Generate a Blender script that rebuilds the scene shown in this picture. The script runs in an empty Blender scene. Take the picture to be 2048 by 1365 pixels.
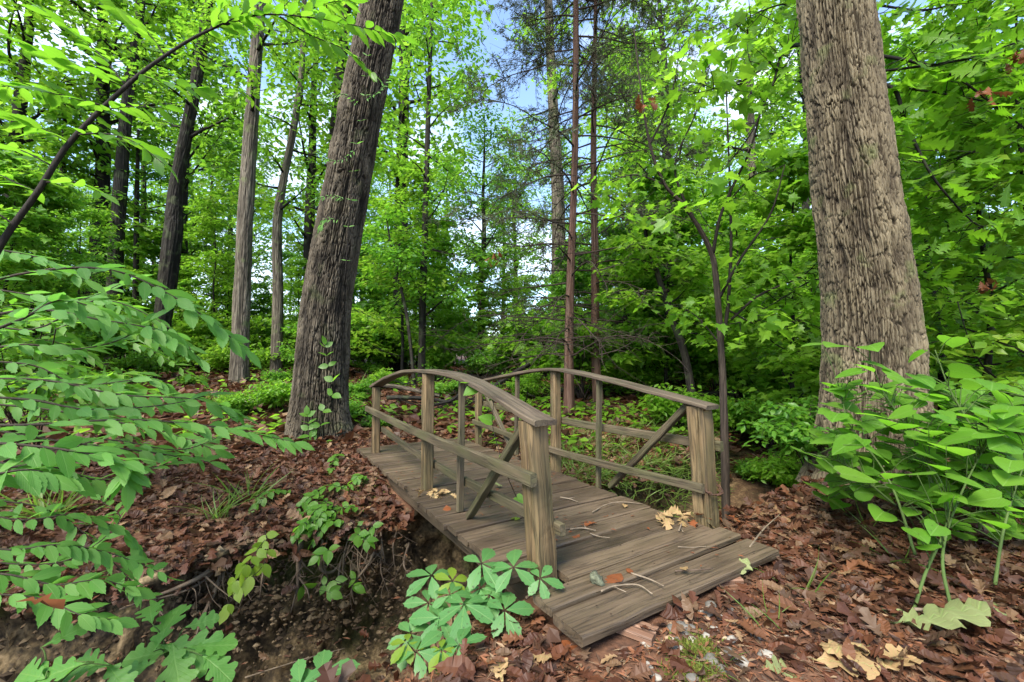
EXPOSURE=2.05;SKY=.12;SUN=2.6;SUN_ANG=30;SUN_EL=50;SUN_AZ=210;CLOUD=(4.2,4.5,4.9)
import bpy, math, numpy as np
from mathutils import Vector
R=math.radians
sc=bpy.context.scene
col=sc.collection
TAU=2*math.pi
# ------------------------------------------------------------------ camera model
F=850.0; PIT=R(2.72); CAMZ=1.30
def at(px,py,dep):
    X=(px-1024)/F*dep; U=(682.5-py)/F*dep
    return np.array([X, dep*math.cos(PIT)-U*math.sin(PIT), CAMZ+dep*math.sin(PIT)+U*math.cos(PIT)])
# ------------------------------------------------------------------ noise
def _h(i,j,k,seed):
    i=i.astype(np.int64);j=j.astype(np.int64);k=k.astype(np.int64)
    n=(i*374761393+j*668265263+k*2147483647+seed*1274126177)&0xffffffff
    n=((n^(n>>13))*1274126177)&0xffffffff
    n=((n^(n>>16))*2246822519)&0xffffffff
    return ((n^(n>>15))&0xffffff)/float(0xffffff)
def noise(x,y,z=None,seed=0):
    x=np.asarray(x,float);y=np.asarray(y,float);z=np.zeros_like(x) if z is None else np.asarray(z,float)+0*x
    xi=np.floor(x);yi=np.floor(y);zi=np.floor(z)
    u,v,w=x-xi,y-yi,z-zi
    u=u*u*(3-2*u);v=v*v*(3-2*v);w=w*w*(3-2*w)
    r=0
    for a in(0,1):
        for b in(0,1):
            for c in(0,1):
                r=r+_h(xi+a,yi+b,zi+c,seed)*(u if a else 1-u)*(v if b else 1-v)*(w if c else 1-w)
    return r*2-1
def fbm(x,y,z=None,seed=0,o=4):
    r=0;a=1.;f=1.
    for k in range(o):
        r=r+a*noise(np.asarray(x)*f,np.asarray(y)*f,None if z is None else np.asarray(z)*f,seed+k*17);a*=.5;f*=2.03
    return r
def sstep(a,b,x):
    t=np.clip((x-a)/(b-a),0,1);return t*t*(3-2*t)
# ------------------------------------------------------------------ mesh helpers
def unit(v):
    v=np.asarray(v,float);return v/np.maximum(np.linalg.norm(v,axis=-1,keepdims=True),1e-9)
class G:
    "collects vertices, faces and point attributes of ONE mesh"
    def __init__(s): s.V=[];s.F=[];s.n=0;s.A={}
    def add(s,V,Fs,**at):
        V=np.asarray(V,float).reshape(-1,3)
        for f in Fs: s.F.append(np.asarray(f,np.int64)+s.n)
        s.V.append(V)
        for k,a in at.items(): s.A.setdefault(k,[]).append((s.n,np.asarray(a,float)))
        s.n+=len(V);return s
def empty(name,loc):
    o=bpy.data.objects.new(name,None);col.objects.link(o);o.location=[float(c) for c in loc];o.empty_display_size=.1;return o
def tag(o,label=None,cat=None,group=None,kind=None):
    if label:o['label']=label
    if cat:o['category']=cat
    if group:o['group']=group
    if kind:o['kind']=kind
    return o
def thing(name,label,cat,loc=(0,0,0),group=None): return tag(empty(name,loc),label,cat,group)
def root_loc(p):
    L=np.zeros(3)
    while p is not None: L=L+np.array(p.location);p=p.parent
    return L
def make(name,g,mat,parent=None,smooth=True,origin=None):
    V=np.concatenate(g.V) if g.V else np.zeros((0,3))
    off=root_loc(parent) if parent else (np.zeros(3) if origin is None else np.asarray(origin,float))
    V=V-off
    me=bpy.data.meshes.new(name)
    li=np.concatenate([f.ravel() for f in g.F]);ln=np.concatenate([np.full(len(f),f.shape[1]) for f in g.F])
    me.vertices.add(len(V));me.vertices.foreach_set('co',V.ravel().astype(np.float32))
    me.loops.add(len(li));me.loops.foreach_set('vertex_index',li.astype(np.int32))
    me.polygons.add(len(ln));st=np.concatenate([[0],np.cumsum(ln)[:-1]])
    me.polygons.foreach_set('loop_start',st.astype(np.int32))
    me.polygons.foreach_set('use_smooth',np.full(len(ln),smooth))
    me.update(calc_edges=True);me.validate()
    for k,ch in g.A.items():
        d=1 if ch[0][1].ndim==1 else ch[0][1].shape[1]
        arr=np.zeros((len(V),d))
        for n,a in ch: arr[n:n+len(a)]=a.reshape(len(a),d)
        t=me.attributes.new(k,'FLOAT' if d==1 else 'FLOAT_VECTOR','POINT')
        t.data.foreach_set('value' if d==1 else 'vector',arr.ravel().astype(np.float32))
    me.materials.append(mat)
    o=bpy.data.objects.new(name,me);col.objects.link(o)
    if parent is not None:o.parent=parent
    else:o.location=[float(c) for c in off]
    return o
def copy_tree(o,parent=None):
    c=o.copy();col.objects.link(c);c.parent=parent
    for ch in list(o.children): copy_tree(ch,c)
    return c
def smoothline(P,n):
    P=np.asarray(P,float)
    if len(P)<3:
        t=np.linspace(0,1,n)[:,None];return P[0]*(1-t)+P[-1]*t
    Q=np.vstack([2*P[0]-P[1],P,2*P[-1]-P[-2]])
    s=np.linspace(0,len(P)-1-1e-6,n);i=s.astype(int);t=(s-i)[:,None]
    a,b,c,d=Q[i],Q[i+1],Q[i+2],Q[i+3]
    return .5*((2*b)+(-a+c)*t+(2*a-5*b+4*c-d)*t*t+(-a+3*b-3*c+d)*t**3)
def frames(C):
    T=unit(np.gradient(C,axis=0));U=np.zeros_like(C)
    ref=np.array([1.,0,0]) if abs(T[0,0])<.8 else np.array([0,1.,0])
    u=unit(ref-T[0]*(ref@T[0]))
    for i in range(len(C)):
        u=unit(u-T[i]*(u@T[i]));U[i]=u
    return T,U,np.cross(T,U)
def ringfaces(nl,ns):
    i=np.arange(nl-1)[:,None]*ns;j=np.arange(ns)[None];k=(j+1)%ns
    return np.stack([i+j,i+k,i+ns+k,i+ns+j],-1).reshape(-1,4)
def tube(g,P,r,ns=6,n=None,rough=0,seed=0):
    P=np.asarray(P,float);n=n or max(2,len(P))
    C=smoothline(P,n);r=np.interp(np.linspace(0,1,n),np.linspace(0,1,len(np.atleast_1d(r))),np.atleast_1d(r)) if np.size(r)>1 else np.full(n,float(r))
    T,U,W=frames(C);th=np.arange(ns)/ns*TAU
    rr=r[:,None]*np.ones(ns)
    if rough: rr=rr*(1+rough*noise(np.cos(th)[None]*1.5+C[:,:1]*9,np.sin(th)[None]*1.5+C[:,1:2]*9,C[:,2:3]*9+0*th[None],seed))
    V=C[:,None]+rr[...,None]*(np.cos(th)[None,:,None]*U[:,None]+np.sin(th)[None,:,None]*W[:,None])
    V=V.reshape(-1,3)
    L=np.concatenate([[0],np.cumsum(np.linalg.norm(np.diff(C,axis=0),axis=1))])
    gp=np.stack([np.repeat(L,ns)+seed*3.1,(np.cos(th)[None]*rr).ravel()+seed,(np.sin(th)[None]*rr).ravel()],-1)
    fs=[ringfaces(n,ns)]
    fs.append(np.arange(ns)[::-1][None]);fs.append(((n-1)*ns+np.arange(ns))[None])
    g.add(V,fs,gp=gp);return C
def board(g,P,w,t,up=(0,0,1),n=14,seed=0,rough=.0025,cham=.006,taper=None):
    "a sawn timber along polyline P: width w across, thickness t along up, worn edges"
    P=np.asarray(P,float);C=smoothline(P,n)
    T=unit(np.gradient(C,axis=0));up=np.asarray(up,float)
    S=unit(np.cross(T,up));N=np.cross(S,T)
    c=cham;a,b=w/2,t/2
    pr=np.array([(-a,-b+c),(-a,b-c),(-a+c,b),(-a/3,b),(a/3,b),(a-c,b),(a,b-c),(a,-b+c),(a-c,-b),(a/3,-b),(-a/3,-b),(-a+c,-b)])
    m=len(pr);L=np.concatenate([[0],np.cumsum(np.linalg.norm(np.diff(C,axis=0),axis=1))])
    sc_=np.ones(n) if taper is None else np.interp(np.linspace(0,1,n),np.linspace(0,1,len(taper)),taper)
    PX=np.repeat(pr[None,:,0],n,0)*sc_[:,None];PZ=np.repeat(pr[None,:,1],n,0)*sc_[:,None]
    jx=rough*noise(L[:,None]*6+seed*7.3,PX*40,PZ*40+seed,seed);jz=rough*noise(L[:,None]*6+seed*3.7,PX*40+9,PZ*40+seed,seed+5)
    V=C[:,None]+(PX+jx)[...,None]*S[:,None]+(PZ+jz)[...,None]*N[:,None]
    gp=np.stack([np.repeat(L,m)+seed*5.37,PX.ravel()+seed*.731,PZ.ravel()+seed*.517],-1)
    g.add(V.reshape(-1,3),[ringfaces(n,m),np.arange(m)[::-1][None],((n-1)*m+np.arange(m))[None]],gp=gp)
# ------------------------------------------------------------------ materials
def mat(name):
    m=bpy.data.materials.new(name);m.use_nodes=True;nt=m.node_tree
    for n in list(nt.nodes):nt.nodes.remove(n)
    out=nt.nodes.new('ShaderNodeOutputMaterial');return m,nt,out
class N:
    def __init__(s,nt):s.t=nt
    def __call__(s,typ,**kw):
        n=s.t.nodes.new('ShaderNode'+typ)
        for k,v in kw.items():
            if k.startswith('i_'):
                key=k[2:];key=int(key) if key.isdigit() else key.replace('_',' ')
                sk=n.inputs[key]
                if isinstance(v,bpy.types.NodeSocket):s.t.links.new(v,sk)
                else:sk.default_value=v
            else:setattr(n,k,v)
        return n
    def math(s,op,a,b=None,c=None):
        n=s.t.nodes.new('ShaderNodeMath');n.operation=op
        for i,v in enumerate((a,b,c)):
            if v is None:continue
            if isinstance(v,bpy.types.NodeSocket):s.t.links.new(v,n.inputs[i])
            else:n.inputs[i].default_value=v
        return n.outputs[0]
    def mix(s,f,a,b,mode='MIX'):
        n=s.t.nodes.new('ShaderNodeMix');n.data_type='RGBA';n.blend_type=mode
        for i,v in ((0,f),(6,a),(7,b)):
            if isinstance(v,bpy.types.NodeSocket):s.t.links.new(v,n.inputs[i])
            else:n.inputs[i].default_value=v if i==0 else (*v,1)
        return n.outputs[2]
    def ramp(s,f,stops,interp='LINEAR'):
        n=s.t.nodes.new('ShaderNodeValToRGB');cr=n.color_ramp;cr.interpolation=interp
        while len(cr.elements)<len(stops):cr.elements.new(.5)
        for e,(p,c) in zip(cr.elements,stops):
            e.position=p;e.color=(*c,1) if len(np.atleast_1d(c))==3 else (c,c,c,1)
        s.t.links.new(f,n.inputs[0]);return n.outputs[0]
    def link(s,a,b):s.t.links.new(a,b)
def leaf_mat(name,cols,trans,rough=.46,tf=.48,spec=.32,veins=False,spots=0):
    m,nt,out=mat(name);n=N(nt)
    geo=n('NewGeometry');oi=n('ObjectInfo')
    rnd=n.math('ADD',n.math('MULTIPLY',geo.outputs['Random Per Island'],.72),n.math('MULTIPLY',oi.outputs['Random'],.28))
    c=n.ramp(rnd,[(i/(len(cols)-1),q) for i,q in enumerate(cols)])
    k=n.ramp(rnd,[(i/(len(trans)-1),q) for i,q in enumerate(trans)])
    p=n('BsdfPrincipled');bump=None
    if veins:
        a=n('Attribute',attribute_name='lc');sx=n('SeparateXYZ',i_0=a.outputs['Vector'])
        ax=n.math('ABSOLUTE',sx.outputs[0])
        mid=n.math('SUBTRACT',1.0,n.math('MINIMUM',n.math('MULTIPLY',ax,16.),1.))
        ph=n.math('SUBTRACT',n.math('MULTIPLY',sx.outputs[1],9.),n.math('MULTIPLY',ax,4.5))
        fr=n.math('ABSOLUTE',n.math('SUBTRACT',n.math('FRACT',ph),.5))
        side=n.math('SUBTRACT',1.,n.math('MINIMUM',n.math('MULTIPLY',fr,7.),1.))
        v=n.math('MAXIMUM',mid,n.math('MULTIPLY',side,.55))
        c=n.mix(n.math('MULTIPLY',v,.38),c,(.22,.36,.10))
        bump=n('Bump',i_Strength=.35,i_Distance=.004,i_Height=n.math('SUBTRACT',1.,v))
    if spots:
        tc=n('TexCoord');nz=n('TexNoise',i_Vector=tc.outputs['Object'],i_Scale=55.);
        f=n.math('GREATER_THAN',nz.outputs[0],spots);c=n.mix(f,c,(.035,.05,.015))
    tc=n('TexCoord');nz2=n('TexNoise',i_Vector=tc.outputs['Object'],i_Scale=30.)
    n.link(c,p.inputs['Base Color']);
    n.link(n.math('ADD',n.math('MULTIPLY',nz2.outputs[0],.25),rough-.12),p.inputs['Roughness'])
    p.inputs['Specular IOR Level'].default_value=spec
    t=n('BsdfTranslucent',i_Color=k)
    if bump: n.link(bump.outputs[0],p.inputs['Normal'])
    mx=n('MixShader',i_0=tf);n.link(p.outputs[0],mx.inputs[1]);n.link(t.outputs[0],mx.inputs[2]);n.link(mx.outputs[0],out.inputs[0])
    return m
def solid(name,cols,rough=.8,scale=6.,bump=.3,bscale=40.,spec=.3,island=0.,stretch=(1,1,1),dist=.004,attr=None):
    m,nt,out=mat(name);n=N(nt)
    if attr: vec=n('Attribute',attribute_name=attr).outputs['Vector']
    else: vec=n('TexCoord').outputs['Object']
    mp=n('Mapping',i_0=vec);mp.inputs['Scale'].default_value=stretch
    z=n('TexNoise',i_Vector=mp.outputs[0],i_Scale=scale,i_Detail=6.)
    f=z.outputs[0]
    f=n.math('MULTIPLY_ADD',n.math('SUBTRACT',f,.5),1.7,.5)
    if island: f=n.math('ADD',n.math('MULTIPLY',f,1-island),n.math('MULTIPLY',n('NewGeometry').outputs['Random Per Island'],island))
    c=n.ramp(f,[(i/(len(cols)-1),q) for i,q in enumerate(cols)])
    p=n('BsdfPrincipled',i_Roughness=rough);n.link(c,p.inputs['Base Color']);p.inputs['Specular IOR Level'].default_value=spec
    if bump:
        z2=n('TexNoise',i_Vector=mp.outputs[0],i_Scale=bscale,i_Detail=5.)
        b=n('Bump',i_Strength=bump,i_Distance=dist,i_Height=z2.outputs[0]);n.link(b.outputs[0],p.inputs['Normal'])
    n.link(p.outputs[0],out.inputs[0]);return m
def wood_mat(name,c0,c1,c2,algae,amt,rough=.72,wet=0.):
    "weathered timber: grain runs along x of the attribute gp"
    m,nt,out=mat(name);n=N(nt)
    a=n('Attribute',attribute_name='gp').outputs['Vector']
    mp=n('Mapping',i_0=a);mp.inputs['Scale'].default_value=(1.6,42,42)
    z=n('TexNoise',i_Vector=mp.outputs[0],i_Scale=1.,i_Detail=7.,i_Roughness=.62,i_Distortion=.5)
    mp2=n('Mapping',i_0=a);mp2.inputs['Scale'].default_value=(2.2,7,7)
    b=n('TexNoise',i_Vector=mp2.outputs[0],i_Scale=1.,i_Detail=5.)
    f=n.math('ADD',n.math('MULTIPLY',z.outputs[0],.6),n.math('MULTIPLY',b.outputs[0],.6))
    isl=n('NewGeometry').outputs['Random Per Island']
    f=n.math('ADD',n.math('MULTIPLY',n.math('SUBTRACT',f,.5),2.1),n.math('ADD',n.math('MULTIPLY',isl,.5),.25))
    c=n.ramp(f,[(0.,c0),(.5,c1),(1.,c2)])
    mp3=n('Mapping',i_0=a);mp3.inputs['Scale'].default_value=(3.,9,9)
    g=n('TexNoise',i_Vector=mp3.outputs[0],i_Scale=1.,i_Detail=6.)
    gf=n.math('MULTIPLY',n.math('MULTIPLY',n.math('SUBTRACT',g.outputs[0],.38),4.),amt);gf=n.math('MINIMUM',n.math('MAXIMUM',gf,0.),.85)
    c=n.mix(gf,c,algae)
    # cracks along the grain
    mp4=n('Mapping',i_0=a);mp4.inputs['Scale'].default_value=(1.1,30,30)
    k=n('TexNoise',i_Vector=mp4.outputs[0],i_Scale=1.,i_Detail=3.)
    cr=n.math('SUBTRACT',1.,n.math('MINIMUM',n.math('MULTIPLY',n.math('ABSOLUTE',n.math('SUBTRACT',k.outputs[0],.5)),26.),1.))
    c=n.mix(n.math('MULTIPLY',cr,.55),c,tuple(q*.3 for q in c0))
    p=n('BsdfPrincipled');n.link(c,p.inputs['Base Color']);p.inputs['Specular IOR Level'].default_value=.4
    n.link(n.math('ADD',n.math('MULTIPLY',b.outputs[0],.4),rough-.25),p.inputs['Roughness'])
    hh=n.math('SUBTRACT',z.outputs[0],n.math('MULTIPLY',cr,.8))
    bp=n('Bump',i_Strength=.7,i_Distance=.004,i_Height=hh);n.link(bp.outputs[0],p.inputs['Normal'])
    n.link(p.outputs[0],out.inputs[0]);return m
def bark_mat(name,lo,mid,hi,moss=None,mossamt=0.,fine=60.):
    m,nt,out=mat(name);n=N(nt)
    a=n('Attribute',attribute_name='bk');tc=n('TexCoord').outputs['Object']
    mp=n('Mapping',i_0=tc);mp.inputs['Scale'].default_value=(1,1,.25)
    z=n('TexNoise',i_Vector=mp.outputs[0],i_Scale=fine,i_Detail=6.)
    b=n('TexNoise',i_Vector=tc,i_Scale=2.2,i_Detail=6.)
    f=n.math('ADD',n.math('MULTIPLY',a.outputs['Fac'],.85),n.math('ADD',n.math('MULTIPLY',z.outputs[0],.3),n.math('MULTIPLY',b.outputs[0],.6)))
    f=n.math('SUBTRACT',f,.38)
    c=n.ramp(f,[(0.,lo),(.5,mid),(.95,hi)])
    if moss:
        q=n('TexNoise',i_Vector=tc,i_Scale=3.1,i_Detail=7.);qf=n.math('MINIMUM',n.math('MAXIMUM',n.math('MULTIPLY',n.math('SUBTRACT',q.outputs[0],.62-mossamt*.25),7.),0.),.8)
        c=n.mix(qf,c,moss)
    p=n('BsdfPrincipled',i_Roughness=.82);n.link(c,p.inputs['Base Color']);p.inputs['Specular IOR Level'].default_value=.25
    bp=n('Bump',i_Strength=.6,i_Distance=.012,i_Height=z.outputs[0]);n.link(bp.outputs[0],p.inputs['Normal'])
    n.link(p.outputs[0],out.inputs[0]);return m
def bark_trunk(g,P,r,ns=96,nl=120,amp=.02,cw=.05,ch=.25,seed=0,flare=0.,lump=.04,power=.6):
    "a trunk along P with ridged, furrowed bark as real relief"
    C=smoothline(P,nl);rr=np.interp(np.linspace(0,1,nl),np.linspace(0,1,len(r)),r)
    L=np.concatenate([[0],np.cumsum(np.linalg.norm(np.diff(C,axis=0),axis=1))])
    T,U,W=frames(C);th=np.arange(ns)/ns*TAU
    na=max(6,int(round(TAU*np.mean(r)/cw)))
    TH=th[None]+0*L[:,None];LL=L[:,None]+0*th[None]
    ca,sa=np.cos(TH),np.sin(TH)
    A=TH/TAU*na+.55*noise(ca*3,sa*3,LL*1.6/ch*.3,seed)+.25*noise(ca*9,sa*9,LL/ch*1.3,seed+3)
    B=LL/ch+.4*noise(ca*4,sa*4,LL*2/ch*.4,seed+8)
    ia=np.floor(A);ib=np.floor(B);f1=np.full(A.shape,9.);f2=np.full(A.shape,9.)
    for da in(-1,0,1):
        for db in(-1,0,1):
            qa=ia+da;qb=ib+db;wa=np.mod(qa,na)
            x=qa+.15+.7*_h(wa,qb,wa*0,seed+1)-A;y=qb+.1+.8*_h(wa,qb,wa*0+1,seed+2)-B
            d=np.sqrt(x*x+(y*.8)**2);sw=d<f1
            f2=np.where(sw,f1,np.minimum(f2,d));f1=np.where(sw,d,f1)
    pl=np.clip((f2-f1)/.20,0,1)**power
    wv=.8*noise(ca*3,sa*3,LL*1.5,seed+70)
    k1=np.abs(noise(ca*na*.30,sa*na*.30,LL/ch*.46+wv,seed+60));k2=np.abs(noise(ca*na*.5+7,sa*na*.5,LL/ch*.8+wv,seed+61))
    v1=np.clip(k1/.19,0,1)**.8;v2=np.clip(k2/.13,0,1)
    k0=np.abs(noise(ca*na*.13+3,sa*na*.13,LL/ch*.22+wv,seed+62));v0=np.clip(k0/.10,0,1)
    h=np.minimum(np.minimum(v1,.3+.7*v2),.15+.85*v0)*(.62+.38*pl)
    fine=noise(ca*na*.7,sa*na*.7,LL/ch*3.,seed+21)
    hh=h*(.85+.35*noise(ca*5,sa*5,LL/ch*.5,seed+30))+.12*fine
    base=rr[:,None]*(1+lump*noise(ca*1.3,sa*1.3,LL*.8,seed+40))
    if flare:
        fl=np.exp(-LL/.45)
        base=base*(1+flare*fl*(.65+.5*np.maximum(0,np.cos(TH*4+seed))+.25*noise(ca*2,sa*2,LL,seed+50)))
    rad=base+amp*(hh-.9)
    V=C[:,None]+rad[...,None]*(ca[...,None]*U[:,None]+sa[...,None]*W[:,None])
    g.add(V.reshape(-1,3),[ringfaces(nl,ns),((nl-1)*ns+np.arange(ns))[None]],bk=np.clip(hh,0,1).ravel())
    return C,rr
# ------------------------------------------------------------------ leaf templates (unit length along +y)
def tmpl(mid,edge):
    "mid: y of the midrib points; edge: (y, half width) of each side point between"
    n=len(edge);V=[(0,mid[0],0)]
    for (ye,w),ym in zip(edge,mid[1:-1]): V+=[(0,ym,0),(-w,ye,0),(w,ye,0)]
    V.append((0,mid[-1],0));V=np.array(V,float);q=[];t=[]
    t+=[(0,1,2),(0,3,1)]
    for i in range(n-1):
        a=1+3*i;b=a+3
        q+=[(a,b,b+1,a+1),(a,a+2,b+2,b)]
    a=1+3*(n-1);e=len(V)-1
    t+=[(a,e,a+1),(a,a+2,e)]
    lc=np.stack([V[:,0]/max(abs(V[:,0]).max(),1e-6),V[:,1],V[:,2]],-1)
    return dict(V=V,F=[f for f in (np.array(t),np.array(q) if q else None) if f is not None],lc=lc)
def ov(n,wmax,peak=.42,ser=0.,tip=1.0,base=0.):
    ys=np.linspace(.06,.93,n)
    e=[]
    for i,y in enumerate(ys):
        w=wmax*(math.sin(math.pi*y**(math.log(.5)/math.log(peak)))**(.8 if y<peak else .8+.75*((y-peak)/(1-peak))**2))*(1+(ser if i%2 else -ser))
        e.append((y+(.02 if i%2 else -.01)*(ser>0),w))
    return tmpl([base]+list(ys)+[tip],e)
LF={}
LF['dia']=dict(V=np.array([(0,0,0),(-.27,.45,0),(0,1,0),(.27,.45,0)],float),F=[np.array([(0,2,1),(0,3,2)])],lc=np.array([(0,0,0),(-1,.45,0),(0,1,0),(1,.45,0)],float))
LF['ov4']=ov(3,.25,.45)
LF['ovate']=ov(13,.23,.45,.05)
LF['wide']=ov(9,.31,.42,.0)
LF['lance']=ov(6,.11,.4)
LF['bucklet']=ov(11,.20,.6,.07)
LF['heart']=tmpl([0,.1,.25,.42,.6,.8,1.0],[(-.12,.24),(-.02,.42),(.24,.5),(.55,.40),(.84,.17)])
LF['heart']['F']=LF['heart']['F']
LF['oak']=tmpl([0,.14,.26,.36,.48,.58,.70,.80,.90,1.0],[(.14,.05),(.30,.17),(.34,.08),(.54,.30),(.54,.11),(.76,.34),(.72,.13),(.93,.2)])
LF['oaks']=tmpl([0,.2,.36,.5,.66,.85,1.],[(.26,.19),(.36,.08),(.58,.33),(.62,.12),(.9,.27)])
_e=[(.08,.03),(.2,.06),(.24,.13),(.30,.17),(.36,.15),(.37,.09),(.42,.10),(.48,.22),(.56,.27),(.62,.24),(.61,.15),(.66,.15),(.73,.26),(.81,.28),(.86,.22),(.86,.15),(.92,.14),(.97,.08)]
LF['whiteoak']=tmpl([0]+[.05+.9*i/17 for i in range(18)]+[1.0],_e)
def fanleaf(pts):
    V=np.array([(0,0,0),(0,.35,0)]+[(x,y,0) for x,y in pts],float);n=len(pts)
    t=[(1,2+i+1,2+i) for i in range(n-1)]+[(1,2,0),(1,0,2+n-1)]
    return dict(V=V,F=[np.array([(a,c,b) for a,b,c in t])],lc=V*np.array([2,1,0]))
LF['maple']=fanleaf([(.12,-.06),(.30,-.10),(.30,.08),(.52,.30),(.30,.38),(.33,.62),(.15,.60),(0,1.0),(-.15,.60),(-.33,.62),(-.30,.38),(-.52,.30),(-.30,.08),(-.30,-.10),(-.12,-.06)][::-1])
LF['maple6']=fanleaf([(.32,-.05),(.5,.32),(.2,.5),(0,1.),(-.2,.5),(-.5,.32),(-.32,-.05)][::-1])
def scatter(g,T,pos,dirn,nrm,size,curl=.12,fold=.12,width=1.,wave=0.,rng=None):
    pos=np.asarray(pos,float);k=len(pos)
    if k==0:return
    d=unit(dirn);nn=np.asarray(nrm,float);nn=unit(nn-d*np.sum(nn*d,-1,keepdims=True));b=np.cross(d,nn)
    size=np.broadcast_to(np.asarray(size,float),(k,));curl=np.broadcast_to(np.asarray(curl,float),(k,));width=np.broadcast_to(np.asarray(width,float),(k,))
    tv=T['V'];x=tv[None,:,0]*width[:,None];y=np.broadcast_to(tv[None,:,1],(k,len(tv)))
    z=-curl[:,None]*y*y+fold*np.abs(x)
    if wave and rng is not None: z=z+wave*rng.normal(size=(k,len(tv)))
    V=pos[:,None]+size[:,None,None]*(x[...,None]*b[:,None]+y[...,None]*d[:,None]+z[...,None]*nn[:,None])
    m=len(tv);off=(np.arange(k)*m)[:,None,None]
    g.add(V.reshape(-1,3),[(f[None]+off).reshape(-1,f.shape[1]) for f in T['F']],lc=np.tile(T['lc'],(k,1)))
def rdir(rng,n,zmin=-1,zmax=1):
    a=rng.uniform(0,TAU,n);z=rng.uniform(zmin,zmax,n);r=np.sqrt(np.maximum(0,1-z*z));return np.stack([r*np.cos(a),r*np.sin(a),z],-1)
# ------------------------------------------------------------------ growing trees
def clusters(rng,g,cen,nleaf,rc,flat,size,T,tilt=.45,droop=.25,curl=.15,fold=.15,width=1.):
    cen=np.asarray(cen);n=len(cen)*nleaf
    c=np.repeat(cen,nleaf,0);a=rng.uniform(0,TAU,n);q=np.sqrt(rng.uniform(.02,1,n))*rc
    off=np.stack([np.cos(a)*q,np.sin(a)*q,rng.normal(0,flat,n)-q*.25],-1)
    dr=np.stack([np.cos(a+rng.normal(0,.7,n)),np.sin(a+rng.normal(0,.7,n)),-droop+rng.normal(0,.25,n)],-1)
    nr=np.array([0,0,1.])+rng.normal(0,tilt,(n,3))
    s=size*rng.uniform(.65,1.2,n)
    scatter(g,T,c+off,dr,nr,s,curl=curl,fold=fold,width=width*rng.uniform(.85,1.15,n))
def limbs(rng,gw,C,rr,h0,h1,nl,Lf,elev=(15,45),sub=5,az=None,droop=0.,rk=.4,twigs=True,csub=3,seed=0,twr=.006):
    "side limbs with sub branches along trunk C; returns cluster centres"
    cen=[];n=len(C)
    per=isinstance(gw,list);lst=gw
    for i in range(nl):
        if per: gw=G();lst.append(gw)
        f=h0+(h1-h0)*(i+rng.uniform(0,.9))/nl
        k=f*(n-1);j=int(min(k,n-2));p0=C[j]+(C[j+1]-C[j])*(k-j);r0=np.interp(f,np.linspace(0,1,n),rr)
        a=(i*2.4+rng.normal(0,.5)) if az is None else az+rng.normal(0,.6)
        L=Lf((f-h0)/(h1-h0+1e-9))*rng.uniform(.75,1.2);e=R(rng.uniform(*elev))
        d=np.array([math.cos(a)*math.cos(e),math.sin(a)*math.cos(e),math.sin(e)])
        P=[p0];dd=d.copy()
        for s in range(4):
            dd=unit(dd+rng.normal(0,.16,3)+np.array([0,0,.05-droop*.22]));P.append(P[-1]+dd*L/4)
        rb=min(r0*rk,.02+.016*L)
        Cl=tube(gw,P,[rb,rb*.75,rb*.5,rb*.3,twr],ns=5,n=9,rough=.1,seed=i)
        cen.append(P[-1])
        for s in range(sub):
            ff=.25+.75*(s+rng.uniform(0,.8))/sub;q=Cl[int(min(8,ff*8))]
            sd=1 if s%2 else -1;aa=a+sd*rng.uniform(.5,1.15)
            l2=L*.42*(1.15-ff*.55)*rng.uniform(.6,1.2)
            d2=np.array([math.cos(aa),math.sin(aa),rng.normal(.12,.22)-droop*.3])
            Q=[q,q+d2*l2*.5+rng.normal(0,.05*l2,3),q+d2*l2+rng.normal(0,.08*l2,3)+np.array([0,0,.05*l2])]
            tube(gw,Q,[max(rb*.35*(1-ff*.5),twr),twr*.6],ns=4,n=4)
            for c in range(csub): 
                t=(c+1)/csub;cen.append(Q[0]*(1-t)**2+2*t*(1-t)*Q[1]+t*t*Q[2])
    return np.array(cen)
def tree_proto(name,label,cat,seed,H,r0,h0,nl,Lmax,leafT,lsize,nleaf,rc,bark,leaf,group,lean=.3,sub=5,elev=(10,45),csub=3,flat=.07,tilt=.45,shape='round'):
    rng=np.random.default_rng(seed)
    root=thing(name,label,cat,(0,0,0),group)
    P=[np.array([0,0,-.15])];d=np.zeros(2)
    for i in range(1,7): d=d+rng.normal(0,lean*.12,2)*H/6;P.append(np.array([d[0],d[1],H*i/6]))
    g=G();C,rr=bark_trunk(g,P,[r0*1.12,r0*.95,r0*.82,r0*.66,r0*.5,r0*.3,r0*.06],ns=22,nl=60,amp=r0*.09,cw=max(.05,r0*.28),ch=.35,seed=seed,flare=.25)
    g.A={}
    g2=G()
    if shape=='round': Lf=lambda t:Lmax*(.45+.55*math.sin(math.pi*min(1,t*.85+.12)))*(1-.45*t)
    else: Lf=lambda t:Lmax*(1-.72*t)
    cen=limbs(rng,g,C,rr,h0,.98,nl,Lf,elev,sub,csub=csub,seed=seed)
    g.A={}
    clusters(rng,g2,cen,nleaf,rc,flat,lsize,LF[leafT],tilt=tilt)
    make('trunk',g,bark,root);make('crown',g2,leaf,root,smooth=False)
    return root
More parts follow.
